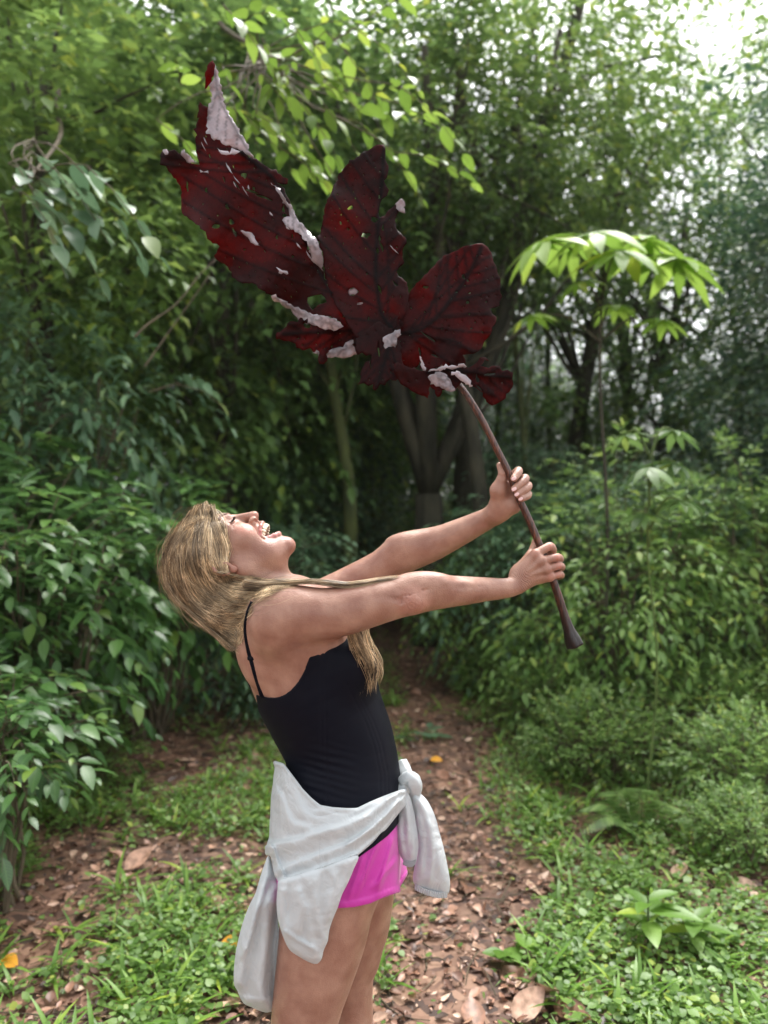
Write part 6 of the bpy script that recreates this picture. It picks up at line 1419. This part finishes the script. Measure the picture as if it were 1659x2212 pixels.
# backing of the pale spots seen through two holes
flap(((1195, 1440), (1255, 1440), (1250, 1480), (1200, 1485)), lambda u, v: Y_B(u, v)+.010, seed=27)
flap(((1245, 1515), (1285, 1518), (1280, 1545), (1250, 1545)), lambda u, v: Y_B(u, v)+.010, seed=28)
g_ = np.random.default_rng(5)
for i in range(22):                   # narrow torn slits curling forward
    s_ = g_.uniform(.12, .9); q_ = g_.uniform(-.9, .9)
    if i < 15: cx, cy = 843-500*s_+70*q_, 708-480*s_+100*q_*.9
    else: cx, cy = 850+18*q_, 690-300*s_; 
    an = g_.uniform(.7, 1.5); L_ = g_.uniform(6, 15); wd = g_.uniform(1.5, 3.2); d_ = np.array([math.cos(an), math.sin(an)]); n__ = np.array([-d_[1], d_[0]])
    host = np.array(A_poly if i < 15 else B_poly)
    if poly_dist(np.array([cx]), np.array([cy]), host)[0] < 14: continue
    c0 = np.array([cx, cy]); P_ = [c0-d_*L_, c0-d_*L_*.3+n__*wd, c0+d_*L_*.4+n__*wd*.8, c0+d_*L_, c0+d_*L_*.2-n__*wd*.3]
    lobe('pale_fold', [tuple(x_) for x_ in P_], (lambda u, v: Y_A(u, v)-.02) if i < 15 else (lambda u, v: Y_B(u, v)-.012), M['pale'], [], 4, .6, 5, seed=60+i)
# stalk
m, t, b = new_mat('brown_stalk'); tc = N(t, 'ShaderNodeTexCoord')
mp = N(t, 'ShaderNodeMapping'); mp.inputs['Scale'].default_value = (1, 1, .07); mp.inputs['Rotation'].default_value = (0, math.radians(23), 0); t.links.new(tc.outputs['Object'], mp.inputs[0])
n = N(t, 'ShaderNodeTexNoise', Scale=300., Detail=4.); t.links.new(mp.outputs[0], n.inputs[0])
r_ = ramp(t, n.outputs[0], [(.3, (.018, .007, .005)), (.5, (.055, .020, .013)), (.72, (.19, .06, .03))]); sz_ = N(t, 'ShaderNodeSeparateXYZ'); t.links.new(tc.outputs['Object'], sz_.inputs[0]); mz_ = N(t, 'ShaderNodeMapRange'); t.links.new(sz_.outputs[2], mz_.inputs[0])
mz_.inputs[1].default_value = -.10; mz_.inputs[2].default_value = -.19; t.links.new(mixc(t, mz_.outputs[0], r_.outputs[0], (.012, .006, .005)), b.inputs['Base Color']); b.inputs['Roughness'].default_value = .38   # the butt end is blackened
bp = N(t, 'ShaderNodeBump', Strength=.7, Distance=.0015); t.links.new(n.outputs[0], bp.inputs['Height']); t.links.new(bp.outputs[0], b.inputs['Normal'])
sp_ = [(952, 790), (985, 824), (1006, 850), (1037, 900), (1069, 962), (1098, 1020), (1122, 1078), (1146, 1130), (1168, 1184), (1189, 1238), (1207, 1290), (1221, 1335), (1232, 1368), (1243, 1396)]
P = catmull([W(u, v, 1.69+.018*max(0, min(1, (900-v)/80))) for u, v in sp_], 90); s_ = np.linspace(0, 1, 90)
R = np.interp(s_, [0, .06, .25, .6, .82, .90, .96, 1], [.005, .0060, .0066, .0072, .0082, .0108, .0165, .0175])
V, F, T_ = tube(P, R, 20); an = np.tile(np.arange(20)*2*np.pi/20, 90); sl_ = np.repeat(np.arange(90), 20); rad_ = V[:-2]-np.repeat(P, 20, 0)
V[:-2] += rad_*(.10*np.sin(an*4+.7)+.05*np.sin(an*7+sl_*.03)+.05*(rng.random(len(an))-.5))[:, None]
A = Acc(); A.add(V, F, T_); A.build('stalk', m, giant)
print('leaf', time.time()-T0)
# ------------------------------------------------------------------ faint haze, added to lift the dark far forest
hz = bpy.data.materials.new('haze_air'); hz.use_nodes = True; t = hz.node_tree; t.nodes.clear()
o_ = t.nodes.new('ShaderNodeOutputMaterial'); pv = t.nodes.new('ShaderNodeVolumePrincipled'); t.links.new(pv.outputs[0], o_.inputs['Volume'])
pv.inputs['Color'].default_value = (.86, .92, .84, 1); pv.inputs['Density'].default_value = .0006; pv.inputs['Anisotropy'].default_value = .2
lo, hi = np.array([-62, -32, -4.]), np.array([62, 92, 24.])
V = np.array([(x, y, z) for x in (lo[0], hi[0]) for y in (lo[1], hi[1]) for z in (lo[2], hi[2])])
F = np.array([(0, 1, 3, 2), (4, 6, 7, 5), (0, 4, 5, 1), (2, 3, 7, 6), (0, 2, 6, 4), (1, 5, 7, 3)])
tag(mesh_np('haze', V, [F], hz, smooth=False), kind='stuff')
